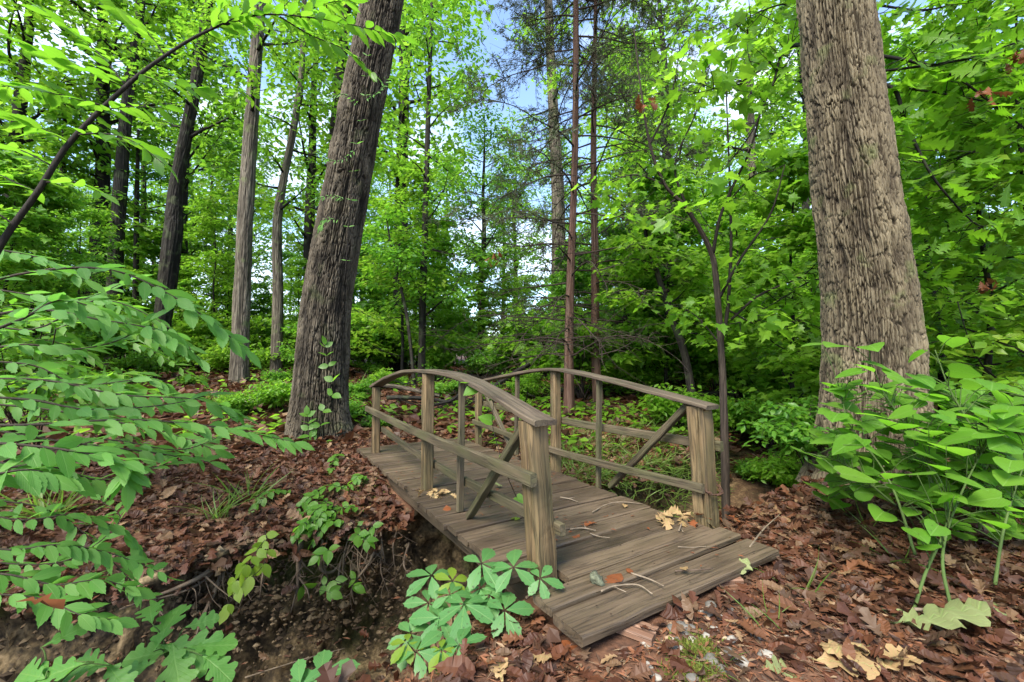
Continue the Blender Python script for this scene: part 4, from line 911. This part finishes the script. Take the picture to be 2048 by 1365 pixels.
# --- hidden young oak behind the huge oak, its limbs show either side
yo=thing('oak_tree','crooked young oak half hidden behind the huge trunk, limbs reaching out both sides','tree',(*at(1705,880,6.2)[:2],0))
p0=at(1705,880,6.2);p0[2]=gh(p0[0],p0[1])-.1
g=G();C,rr=bark_trunk(g,[p0,at(1700,500,6.2),at(1690,180,6.2),at(1680,-100,6.2)],[.11,.09,.07,.04],ns=24,nl=80,amp=.01,seed=91,flare=.2);make('trunk',g,BK['dark'],yo)
cen=[]
for pts,r in [([(1700,110,6.0),(1768,113,5.4),(1861,133,5.1),(1927,164,5.0),(2048,256,4.9),(2120,300,4.8)],.026),([(1695,170,6.0),(1784,174,5.3),(1900,190,5.1),(2048,218,5.0),(2150,230,5.0)],.02),
 ([(1695,165,6.0),(1781,174,5.2),(1809,241,5.1),(1840,308,5.0),(1876,369,4.95),(1948,446,4.9),(1990,450,4.9)],.028),([(1695,150,6.0),(1804,138,5.2),(1938,118,5.0),(2004,95,5.0),(2100,70,5.)],.02),
 ([(1690,90,6.0),(1588,92,5.4),(1560,108,5.3),(1490,160,5.2),(1380,190,5.1)],.026),([(1690,100,6.),(1580,92,5.4),(1545,170,5.3),(1500,270,5.2),(1430,360,5.1),(1390,430,5.)],.02),
 ([(1700,560,6.2),(1630,560,5.9),(1560,600,5.7),(1470,650,5.5)],.016),([(1700,0,6.2),(1850,20,5.6),(1980,-20,5.5)],.02),([(1700,340,6.2),(1850,350,5.8),(1960,300,5.6),(2060,330,5.6)],.016),([(1700,420,6.2),(1870,560,6.),(1990,640,5.9)],.016),([(1700,0,6.1),(1560,10,5.7),(1450,60,5.6)],.018)]:
    g=G();Cc=tube(g,px_line(pts),[r,r*.8,r*.6,r*.35,r*.15],ns=7,n=30,rough=.12,seed=int(pts[0][0]));
    for k in range(8,30,2):
        for s in range(2):
            a=rng.uniform(0,TAU);e=Cc[k]+np.array([math.cos(a),math.sin(a)*.7,rng.normal(-.05,.45)])*rng.uniform(.2,.6);tube(g,[Cc[k],(Cc[k]+e)/2+rng.normal(0,.04,3),e],[.006,.004,.002],ns=4,n=5);cen.append(e);
    g.A={};make('branch',g,BK['dark'],yo)
cen=np.array(cen);g=G();clusters(rng,g,cen[cen[:,0]>3.7],5,.26,.09,.27,LF['oak'],tilt=.45,droop=.4);make('crown',g,LM['oak'],yo)
g=G();clusters(rng,g,cen[cen[:,0]<=3.7],3,.25,.09,.2,LF['maple'],tilt=.45,droop=.4);make('foliage',g,LM['lime'],yo,smooth=False)
# --- brown dead leaf bunches caught in the branches
for px,py,d,lab in [(1962,180,4.8,'bunch of rusty dead leaves hanging beside the huge oak'),(1290,205,5.3,'bunch of rusty dead leaves caught in the dark sapling'),(990,510,8.2,'small brown dead leaf bunch on a cedar twig'),(2022,100,4.8,'rusty dead leaves at the tip of an upper oak limb'),(1965,560,5.5,'pair of brown dead leaves in the dark shrubbery')]:
    g=G();k=6;c=at(px,py,d);scatter(g,LF['oak'],c+rng.normal(0,.05,(k,3)),np.array([0,0,-1.])+rng.normal(0,.5,(k,3)),rdir(rng,k),rng.uniform(.11,.18,k),curl=rng.normal(.3,.3,k),fold=.4,wave=.03,rng=rng)
    o=make('dead_leaf_bunch',g,LM['rust'],origin=c);tag(o,lab,'dead leaves')
# --- creepers
def creeper(name,lab,cat,lines,size,T,mt,n,stem=.003,pair=True,up=(0,-.6,.6),spread=60):
    t=thing(name,lab,cat,lines[0][0]);g=G();g2=G()
    for L in lines:
        tube(g,L,[stem,stem*.8,stem*.5],ns=5,n=24,rough=.1);leafy(rng,g2,L,n,size,LF[T],spread=spread,up=up,start=.08,pair=pair,tilt=.4,droop=.2)
    g.A={};make('stem',g,BK['reddark'],t);make('foliage',g2,mt,t);return t
creeper('creeper_vine','pale green vine climbing the foot of the leaning oak','vine',[px_line([(655,905,6.45),(640,840,6.45),(668,780,6.45),(655,725,6.45),(650,690,6.46)]),px_line([(640,915,6.3),(620,880,6.4),(615,830,6.45)])],.17,'wide',LM['arch'],8)
creeper('creeper_vine','feathery vine shoots and bare runners clinging high on the leaning oak','vine',[px_line([(690,560,6.42),(700,420,6.42),(712,300,6.42),(730,190,6.4),(735,100,6.38)]),px_line([(712,300,6.4),(680,322,6.35),(650,318,6.3)]),px_line([(730,200,6.38),(760,180,6.3),(780,150,6.28)]),px_line([(690,400,6.4),(665,392,6.35),(632,398,6.3)]),px_line([(715,210,6.38),(690,190,6.3),(655,195,6.25)]),px_line([(680,440,6.4),(650,440,6.3),(640,455,6.3)])],.12,'lance',LM['shrub'],9,.008,spread=70)
creeper('creeper_vine','thin vine with a few heart leaves twining up through the left railing','vine',[[deckhit(1040,1010)+np.array([0,0,.0]),at(1010,940,2.9),at(985,850,3.05),at(985,800,3.1),at(948,772,3.15)]],.13,'heart',LM['heart'],5,.003,False)
creeper('creeper_vine','trailing vine of yellow green leaf pairs hanging over the eroded bank','vine',[px_line([(530,1060,3.35),(535,1100,3.2),(520,1140,3.1),(480,1170,3.05),(455,1215,2.95)]),px_line([(530,1080,3.25),(500,1120,3.1),(470,1165,3.05)])],.12,'wide',LM['young'],6,.003)
lines=[]
for i in range(12):
    px=rng.uniform(570,740);py=rng.uniform(905,1075)
    a=hit(px,py);b=hit(px-rng.uniform(20,90),py+rng.uniform(15,50));up=np.array([0,0,.06]);lines.append([a+up*.5,(a+b)/2+up*2,b+up])
creeper('ground_vine','small leafy ground vine sprawling over the litter left of the bridge','vine',lines,.11,'wide',LM['arch'],6,.003,up=(0,-.3,1))
lines=[]
for i in range(5):
    px=rng.uniform(660,760);py=rng.uniform(1040,1200);a=hit(px,py)-np.array([0,.06,0]);lines.append([a,a+np.array([rng.normal(0,.1),-.08,.03]),a+np.array([rng.normal(0,.16),-.12,0])])
creeper('ground_vine','few fresh green leaves sprouting from the bare clay wall','vine',lines,.12,'wide',LM['arch'],3,.003,up=(0,-.6,.6))
# --- seedlings and low plants at the right, in front of the great oak and by the right end post
for px,py,s,k,lab in [(1560,985,.62,1,'low leafy plant growing at the foot of the right end post'),(1500,960,.5,3,'small leafy plant crowding the right end post'),(1620,965,.7,0,'leafy seedling clump beside the base of the huge oak'),(1540,905,.85,0,'taller leafy seedling between the dark sapling and the huge oak'),(1600,860,1.0,2,'bushy green sapling standing against the huge oak'),(1470,870,.7,1,'small leafy plant around the dark sapling'),(1650,930,.5,3,'tiny seedling tucked under the heart leaved bush')]:
    p=hit(px,py);put(shrubs[k],p[0],p[1],s,rng.uniform(0,TAU),lab,'seedlings by the right railing')
for px,py,d,s,k,lab in [(1960,840,6.5,1.0,3,'dark leafy sapling filling the shade beyond the huge oak'),(2060,860,5.6,1.0,4,'leafy sapling at the far side of the heart leaved bush'),(1880,800,8.5,1.1,1,'green sapling close behind the huge oak'),(1580,790,8,.9,0,'lime green sapling between the dark sapling and the huge oak'),(1330,800,10.5,.9,0,'bright lime sapling behind the leaning black stem'),(1240,790,12,.9,2,'leafy sapling standing behind the two cedars')]:
    x,y=col_at(px,d);put(under[k],x,y,s,rng.uniform(0,TAU),lab,'saplings close behind the great oak')
for i in range(26):
    px=rng.uniform(380,1080);d=rng.uniform(7.2,13)
    if 560<px<720 and d<8.2: continue
    x,y=col_at(px,d);put(shrubs[int(rng.choice([3,3,1]))],x,y,rng.uniform(.3,.7),rng.uniform(0,TAU),'small seedling on the red leaf litter beyond the creek','seedlings on the leaf litter')
# crumbly clods and stones in the eroded bank
g=G();n1=5;ic=np.array([(0,0,1),(.9,0,.3),(.28,.85,.3),(-.72,.53,.3),(-.72,-.53,.3),(.28,-.85,.3),(0,0,-.8)]);fc=np.array([(0,1,2),(0,2,3),(0,3,4),(0,4,5),(0,5,1),(6,2,1),(6,3,2),(6,4,3),(6,5,4),(6,1,5)])
for i in range(2600):
    px=rng.uniform(0,840);py=rng.uniform(1050,1330);p=hit(px,py,lo=1.6,hi=9.) if i%4==0 else p0+rng.normal(0,.06,3)
    if i%4==0: p0=p
    s,t=st(p[0],p[1])
    if t<.3 or t>2.15: continue
    und_=.20 if 1.5<t<2.1 and gh(p[0],p[1])<-.2 else 0.;c=np.array([p[0]+BD[0]*und_,p[1]+BD[1]*und_,gh(p[0],p[1])]);r=.006+abs(rng.normal(0,.014));g.add(ic*r*rng.uniform(.6,1.3,(7,3))+c,[fc])
g.A={};o=make('soil_clods',g,solid('clay_clod',[(.02,.013,.008),(.06,.04,.022),(.11,.076,.042),(.19,.145,.09)],rough=.9,island=.9,bump=0),smooth=False);tag(o,'crumbly clay clods and grit on the eroded creek bank','soil crumbs',kind='stuff')
# --- grass
def tuft(px,py,n,L,lab,mt='grass',w=.05,grp='grass tufts on the banks',p=None):
    p=hit(px,py) if p is None else p;g=G();a=rng.uniform(0,TAU,n)
    dr=np.stack([np.cos(a)*.55,np.sin(a)*.55,rng.uniform(.5,1.1,n)],-1);scatter(g,LF['lance'],p+np.stack([rng.normal(0,.03,n),rng.normal(0,.03,n),np.zeros(n)-.01],-1),dr,rdir(rng,n,.2,1),L*rng.uniform(.6,1.2,n),curl=rng.uniform(.3,.8,n),fold=.3,width=w/.22*.62)
    o=make('grass_tuft',g,LM[mt],origin=p);return tag(o,lab,'grass',grp)
for px,py,n,L,lab in [(495,1010,18,.45,'thin grass tuft drooping at the lip of the eroded bank'),(100,1040,40,.5,'bright grass clump among the shrub leaves at the left edge'),(715,795,60,.6,'fresh green grass clump right of the leaning oak'),(1590,1190,7,.26,'few grass blades by the end of the lowest deck board'),(1545,1250,9,.22,'sparse grass blades between the deck and the pale fallen leaves'),(1730,1060,6,.28,'single grass shoots in the litter left of the heart leaved bush'),(1790,1130,8,.28,'grass shoots at the foot of the heart leaved bush'),(1440,1340,10,.18,'short grass sprouting beside the mossy gravel'),(430,1040,30,.35,'dry looking grass hanging over the bank edge')]:tuft(px,py,n,L,lab)
g=G();k=3200
px=rng.uniform(1080,1440,k);py=rng.uniform(850,985,k);P=np.array([hit(a,b,lo=4.) for a,b in zip(px[::8],py[::8])]);P=np.repeat(P,8,0)[:k]+np.concatenate([rng.normal(0,.09,(k,2)),np.zeros((k,1))],1)
s,t=st(P[:,0],P[:,1]);P=P[t>.6];P[:,2]=gh(P[:,0],P[:,1])
a=rng.uniform(0,TAU,len(P));dr=np.stack([np.cos(a)*.6,np.sin(a)*.6-.3,rng.uniform(.2,.9,len(P))],-1)
scatter(g,LF['lance'],P,dr,rdir(rng,len(P),.2,1),rng.uniform(.12,.3,len(P)),curl=rng.uniform(.3,.9,len(P)),fold=.3,width=.22)
o=make('bank_grass',g,LM['grass'],smooth=False);tag(o,'thin grass hanging over the far bank behind the right railing','grass',kind='stuff')
# ground cover beyond the creek
g=G();n_=36000;d=rng.uniform(6.2,30,n_)**1.0;px=rng.uniform(-100,2150,n_);P=at(1024,723,1.)*0
X=(px-1024)/F*d;Y=d*1.0;s,t=st(X,Y);dens=np.where(px>1080,1.,.42)*sstep(-.15,.5,noise(X*.7,Y*.7,seed=71)+np.where(px>1080,.35,.0));k=(rng.uniform(size=n_)<dens)&(t>2.5);X,Y,d=X[k],Y[k],d[k]
Z=gh(X,Y)+rng.uniform(.03,.26,len(X));a=rng.uniform(0,TAU,len(X))
scatter(g,LF['ov4'],np.stack([X,Y,Z],-1),np.stack([np.cos(a),np.sin(a),rng.normal(-.1,.25,len(X))],-1),np.array([0,0,1.])+rng.normal(0,.35,(len(X),3)),rng.uniform(.10,.2,len(X))*(1+d*.02),curl=.15,fold=.15)
g.A={};o=make('ground_cover',g,LM['lime'],smooth=False);tag(o,'bright low green ground cover on the forest floor beyond the creek','ground cover',kind='stuff')
# moss cushions
g=G();n_=5000
for cx,cy,sx,sy,m_ in [(1385,1300,34,22,1500),(1380,1345,40,14,900),(735,985,45,30,1500)]:
    P=np.array([hit(cx+a*sx,cy+b*sy) for a,b in rng.normal(0,.6,(m_//6,2))]);P=np.repeat(P,6,0)+rng.normal(0,.012,(len(P)*6,3))*np.array([1,1,.2])
    scatter(g,LF['dia'],P,rdir(rng,len(P),.2,1),rdir(rng,len(P)),rng.uniform(.015,.032,len(P)),curl=.2,fold=.2,width=.7)
g.A={};o=make('moss',g,leaf_mat('moss_green',[(.05,.075,.01),(.10,.13,.015),(.15,.16,.03)],[(.15,.2,.02),(.2,.25,.03)],rough=.8,tf=.2),smooth=False);tag(o,'bright yellow green moss on gravel and bank','moss',kind='stuff')
# --- roots in the eroded bank
RM=solid('root_bark',[(.035,.025,.017),(.085,.062,.043),(.16,.125,.09)],rough=.85,scale=9.)
roots=[([(597,1105),(600,1130),(604,1155),(596,1183)],.028,'stout forked root hanging straight down the bank'),([(640,1098),(647,1138),(676,1140),(699,1119),(705,1090)],.016,'looping pale root sagging below the lip'),([(754,1050),(752,1119),(721,1175),(718,1203)],.015,'long dark root running down beside the deck'),([(760,1050),(768,1095),(777,1127)],.010,'short straight root under the broken ledge'),([(800,1055),(799,1095),(799,1138)],.009,'thin root hanging in the shadow of the deck'),([(480,1105),(420,1140),(359,1168),(251,1214)],.022,'long slanting root crossing the bank'),([(440,1120),(436,1198),(415,1230),(395,1262)],.02,'bent root reaching down to the leaf filled creek'),([(470,1110),(400,1170),(340,1195),(290,1200)],.012,'thin slanting root below the longest one'),([(735,1100),(765,1112),(772,1135)],.009,'little crooked root on bare clay'),([(520,1100),(515,1150),(500,1180)],.012,'slender root half hidden by yellow green vine leaves')]
for i in range(22):
    x=rng.uniform(420,830);y=rng.uniform(1060,1115)+max(0,(600-x)*.12);dx=rng.normal(0,30);roots.append(([(x,y),(x+dx*.4,y+rng.uniform(20,40)),(x+dx,y+rng.uniform(50,95))],rng.uniform(.006,.013),'thin hairy root dangling from the lip of the bank'))
for pts,r,lab in roots:
    Q=[]
    for i,(px,py) in enumerate(pts):
        p=hit(px,py);q=p+np.array([BD[0],BD[1],0])*.06-np.array([0,.05*(1 if 0<i else -1.5),0]);Q.append(q+rng.normal(0,.015,3))
    g=G();Cc=tube(g,Q,[r,r*.85,r*.6,r*.25],ns=8,n=28,rough=.2,seed=int(r*999))
    for k in range(4):
        j=int(rng.integers(5,24));e=Cc[j]+np.array([rng.normal(0,.12),rng.normal(-.05,.04),-rng.uniform(.05,.2)]);tube(g,[Cc[j],(Cc[j]+e)/2+rng.normal(0,.025,3),e],[r*.35,r*.22,r*.08],ns=5,n=7)
    g.A={};o=make('tree_root',g,RM,origin=Q[0]);tag(o,lab,'root','roots in the eroded bank')
# --- fallen wood
def log(lab,pts,r,name='fallen_log',mt='dark',grp='fallen logs beyond the creek',amp=.012):
    P=px_line(pts);g=G();bark_trunk(g,P,r,ns=26,nl=70,amp=amp,cw=.05,ch=.3,seed=len(lab));o=make(name,g,BK[mt],origin=P[0]);return tag(o,lab,'log',grp)
log('dark fallen log lying across the forest floor behind the right railing',[(1085,783,11.5),(1200,787,11.4),(1330,788,11.2),(1470,790,11)],[.11,.12,.12,.10])
log('slanting broken trunk propped up behind the two cedars',[(985,775,11),(1080,715,11.3),(1150,680,11.5),(1215,660,11.6),(1300,600,11.8)],[.06,.07,.075,.07,.05])
log('mossy short log lying left of the leaning oak',[(470,816,9.2),(505,808,9.1),(545,806,9.0)],[.13,.14,.11],mt='pale')
log('weathered grey log on red leaves seen over the left railing',[(745,770,10.5),(800,775,10.2),(880,792,9.8)],[.05,.055,.04],mt='oakdark')
log('blackened branch lying beyond the far end of the deck',[(775,795,9.2),(850,797,9),(905,806,8.8)],[.05,.045,.03])
log('thin crooked log beyond the middle posts',[(860,812,8.6),(905,800,8.8),(935,770,9)],[.03,.035,.02])
g=G()
for i in range(330):
    d=rng.uniform(8.5,14);px=rng.normal(960,110) if rng.uniform()<.75 else rng.uniform(450,1500);x=(px-1024)/F*d;p=np.array([x,d,gh(x,d)+rng.uniform(0,.35)]);a=rng.uniform(0,TAU);l=rng.uniform(.25,1.1);q=p+l*np.array([math.cos(a),math.sin(a),rng.normal(0,.28)])
    tube(g,[p,(p+q)/2+rng.normal(0,.06*l,3),q],[.012,.008,.003],ns=5,n=6)
g.A={};o=make('brush',g,BK['oakdark']);tag(o,'grey brushwood and dead twigs heaped beyond the bridge','brushwood',kind='stuff')
# --- things lying on the deck
STK={'pale':solid('pale_stick',[(.07,.052,.036),(.15,.115,.08),(.25,.2,.15)],scale=14.),'reddark':solid('dark_stick',[(.03,.02,.014),(.07,.047,.033),(.12,.085,.06)],scale=14.)};STK['oakdark']=STK['reddark']
def stick(lab,pts,r,hitf=deckhit,mt='pale',lift=.008,name='twig',grp='twigs lying on the deck',forks=1):
    Q=[hitf(*p)+np.array([0,0,lift+rng.uniform(0,.008)]) for p in pts];g=G();Cc=tube(g,Q,[r,r*.8,r*.5],ns=6,n=18,rough=.25,seed=len(lab))
    for k in range(forks):
        j=int(rng.integers(5,14));e=Cc[j]+np.array([rng.normal(0,.05),rng.normal(0,.05),.006]);tube(g,[Cc[j],e],[r*.5,r*.3],ns=5)
    g.A={};o=make(name,g,STK[mt],origin=Q[0]);return tag(o,lab,'twig',grp)
stick('longest curved twig lying near the right brace foot',[(1185,1028),(1210,1015),(1240,1008),(1285,1010)],.006)
stick('short knobbly twig near the middle of the deck',[(1120,998),(1140,1002),(1156,1008)],.006)
stick('bent twig lying level with the left end post',[(1140,1062),(1165,1060),(1192,1066)],.006,mt='pale')
stick('thin twig trailing right of the rusty crumbs',[(1180,1070),(1200,1077),(1220,1079)],.004)
stick('pale twig on the lowest board beside the red leaf',[(1202,1186),(1230,1176),(1275,1175),(1305,1192)],.006,mt='pale')
stick('dark twig crossing the seam of the two lowest boards',[(1262,1150),(1300,1163),(1328,1178)],.005)
stick('thin twig lying along the lowest board',[(1350,1147),(1390,1146),(1425,1142)],.005,mt='oakdark')
stick('straight twig lying on the third board from the front',[(1356,1099),(1385,1098),(1412,1097)],.004)
stick('short twig lying next to the dry leaves',[(1358,1066),(1362,1056),(1364,1050)],.006)
stick('forked grey twig leaning on the right end of the deck',[(1500,1120),(1530,1080),(1560,1050)],.006,hitf=lambda a,b:hit(a,b)+np.array([0,0,.07]),mt='pale',grp='sticks on the near bank')
stick('crooked stick leaning against the left corner of the deck',[(1052,1226),(1080,1205),(1120,1172)],.009,hitf=lambda a,b:hit(a,b)+np.array([0,0,.06]),mt='oakdark',grp='sticks on the near bank')
stick('long thin stick lying on the red earth near the bottom edge',[(490,1360),(600,1325),(690,1300)],.006,hitf=hit,mt='pale',lift=.012,grp='sticks on the near bank')
stick('pale stick lying behind the fading oak leaves',[(1830,1240),(1900,1244),(1990,1238)],.008,hitf=hit,mt='pale',lift=.05,grp='sticks on the near bank')
def dryleaf(c,L,T,mt,lab,grp,name='dry_leaf',ang=None,tilt=.35,curl=.2):
    g=G();a=rng.uniform(0,TAU) if ang is None else R(ang);scatter(g,LF[T],[c],[[math.cos(a),math.sin(a),rng.normal(.05,.15)]],[np.array([0,0,1])+rng.normal(0,tilt,3)],[L],curl=rng.normal(curl,.2),fold=rng.choice([-.15,.3]),width=1.05,wave=.03,rng=rng)
    o=make(name,g,LM[mt],origin=c);return tag(o,lab,'leaf',grp)
for i in range(17):
    c=deckhit(rng.normal(873,17),rng.normal(990,4));dryleaf(c+np.array([0,0,.01+.006*(i%7)]),rng.uniform(.07,.13),'oak','tan','pale dry oak leaf in the heap against the left middle post','dry leaves heaped by the left middle post')
for i in range(16):
    c=deckhit(rng.normal(1345,26),rng.normal(1040,6));dryleaf(c+np.array([0,0,.01+.006*(i%7)]),rng.uniform(.08,.15),'oak','tan','pale curled oak leaf in the drift near the right end post','dry leaves drifted by the right end post')
for i in range(9):
    c=deckhit(1400+rng.normal(0,22),1040+rng.normal(0,6));dryleaf(c+np.array([0,0,.015+.006*(i%5)]),rng.uniform(.10,.15),'oak','rust','rusty oak leaf lying against the right end post','rusty leaves by the right end post')
for px,py,L,T,mt,lab in [(1243,1153,.14,'wide','rust','broad red leaf lying on the second board'),(893,1015,.10,'wide','rust','small orange leaf just below the dry heap'),(1005,975,.12,'wide','palegreen','pale curled leaf behind the left brace'),(1255,1140,.07,'wide','rust','small red scrap beside the broad red leaf'),(1100,980,.08,'lance','tan','yellow sliver of leaf behind the left end post'),(1250,1018,.07,'wide','tan','tan flake near the longest twig'),(1160,1072,.10,'oaks','rust','rusty crumbled leaf among the twigs'),(1195,1050,.10,'oaks','rust','crumbled red leaf in the middle of the deck'),(1365,1140,.07,'wide','tan','tan flake on the lowest board'),(1040,1042,.12,'oaks','young','fresh green leaf scrap beside the left end post')]:
    dryleaf(deckhit(px,py)+np.array([0,0,.012]),L,T,mt,lab,'single leaves scattered on the deck',tilt=.15)
g=G();n_=900;u=rng.uniform(-.5,3.4,n_);v=rng.uniform(-.15,1.35,n_);k=rng.uniform(size=n_)<np.clip(.15+1.4*noise(u*2.2,v*2.2,seed=55),0,1)
u=np.where(rng.uniform(size=n_)<.3,np.round((u+.31)/.187)*.187-.31,u);P=np.stack([B0[0]+BD[0]*u+BE[0]*v,B0[1]+BD[1]*u+BE[1]*v,np.full(n_,ZD+.007)],-1)[k];a=rng.uniform(0,TAU,len(P))
scatter(g,LF['dia'],P,np.stack([np.cos(a),np.sin(a),0*a],-1),np.array([0,0,1.])+rng.normal(0,.2,(len(P),3)),rng.uniform(.012,.05,len(P)),curl=0,fold=.4,width=rng.uniform(.15,.8,len(P)))
g.A={};o=make('crumbs',g,LM['rust'],smooth=False);tag(o,'rusty needles and leaf crumbs caught in the seams of the deck','leaf crumbs',kind='stuff')
# --- stones, scraps, large fallen leaves
def stone(c,r,mt,lab,name='pebble',cat='stone',grp=None,flat=.65,seed=0,lob=.25):
    n1,n2=12,18;th=np.linspace(0,math.pi,n1)[:,None];ph=np.linspace(0,TAU,n2,endpoint=False)[None];X=np.sin(th)*np.cos(ph);Y=np.sin(th)*np.sin(ph);Z=np.cos(th)+0*ph
    q=r*(1+lob*noise(X*1.6+seed,Y*1.6,Z*1.6,seed)+.5*lob*noise(X*4+seed,Y*4,Z*4,seed+1));g=G();g.add(np.stack([X*q,Y*q*.85,Z*q*flat],-1).reshape(-1,3)+c,[ringfaces(n1,n2)]);o=make(name,g,mt,origin=c);return tag(o,lab,cat,grp)
SM=[solid('grey_pebble',[(.05,.046,.04),(.11,.103,.09),(.19,.18,.16)],rough=.85,spec=.1,scale=20.),solid('white_pebble',[(.14,.125,.10),(.24,.22,.19),(.34,.31,.26)],rough=.85,spec=.1,scale=20.),solid('tan_pebble',[(.16,.1,.06),(.28,.19,.12),(.4,.3,.2)],rough=.5,scale=20.)]
stone(deckhit(1193,1168)+np.array([0,0,.02]),.038,solid('lichen',[(.03,.033,.02),(.085,.092,.06),(.16,.17,.115)],rough=.9,scale=60.,bump=1.,bscale=90.),'crusty pale lichen clump lying on the deck near the front','lichen_clump','lichen',flat=.8,seed=5,lob=.7)
for i in range(80):
    px=rng.normal(1390,85);py=rng.normal(1265,48)
    if py>1362: py=1340
    s,t=st(*hit(px,py)[:2])
    if t>-.58 and s<1.6 and s>-.3: continue
    c=hit(px,py);stone(c+np.array([0,0,.004]),abs(rng.normal(.012,.009))+.008,SM[int(rng.integers(0,3))],'small pebble in the gravelly patch below the front board',grp='pebbles below the front board',seed=i)
def scrap(px,py,w,l,h,ang,lab,sd):
    c=hit(px,py);g=G();a=R(ang);d=np.array([math.cos(a),math.sin(a),0]);q=np.array([-d[1],d[0],0])
    for k in(-1,1):board(g,[c-d*l/2+q*k*w*.26+np.array([0,0,h*.5]),c+d*l/2+q*k*w*.26+np.array([0,0,h*.5])],w*.47,h,n=8,seed=sd+k,rough=.002)
    b=G();board(b,[c-d*l/2.05+np.array([0,0,h*.3]),c+d*l/2.05+np.array([0,0,h*.3])],w*.8,h*.5,n=4,seed=sd)
    rt=thing('wood_scrap',lab,'wood scrap',c);make('board',g,WS,rt,smooth=False);make('backing',b,WS,rt,smooth=False)
WS=wood_mat('red_brown_scrap',(.06,.03,.018),(.15,.08,.05),(.24,.14,.09),(.12,.08,.05),.1)
scrap(1275,1268,.12,.17,.035,-35,'short grooved block of brown wood lying below the front board',7)
scrap(1445,1166,.12,.19,.045,5,'grooved brown block of wood tucked under the right end of the front board',17)
FL=[(1790,1255,185,-8,'palegreen','long fading green oak leaf, largest of the fallen leaves near the corner'),(1745,1225,130,165,'palegreen','fading green oak leaf behind the tan ones'),(1880,1270,180,-15,'palegreen','silvery green oak leaf lying right of the tan leaves'),(1700,1320,130,200,'tan','tan oak leaf left of the others'),(1770,1310,120,70,'tan','tan oak leaf standing up in the middle of the fallen leaves'),(1690,1345,120,-20,'tan','tan curled oak leaf at the bottom edge'),(1790,1345,110,20,'tan','pale tan leaf under the silvery one'),(2030,1230,150,30,'palegreen','greenish fallen leaf at the far corner'),(1475,1162,70,20,'palegreen','small pale leaf beside the grooved block'),(935,1235,60,60,'tan','dry tan leaf by the five fingered plant'),(1090,1290,60,20,'tan','grey tan leaf below the corner of the deck'),(1145,1305,70,-40,'rust','brown lobed leaf lying flat on the bare soil'),(1000,1355,70,100,'tan','pale leaf at the bottom edge under the deck corner'),(1560,1345,90,10,'palegreen','dull green leaf at the bottom edge'),(1080,1335,55,-30,'tan','pale leaf standing on edge below the deck corner')]
for px,py,l,ang,mt,lab in FL:
    c=hit(px,py);L=l*c[1]/F*.95;a=R(ang);dryleaf(c+np.array([-math.cos(a)*L*.5,-math.sin(a)*L*.5,.03]),L,'whiteoak',mt,lab,'large fallen oak leaves','fallen_leaf',ang=ang,tilt=.14,curl=.12)
c=at(30,1205,1.35);dryleaf(c,.12,'oaks','rust','dark red dead leaf caught in the shrub at the left edge',None,'dead_leaf',ang=20)
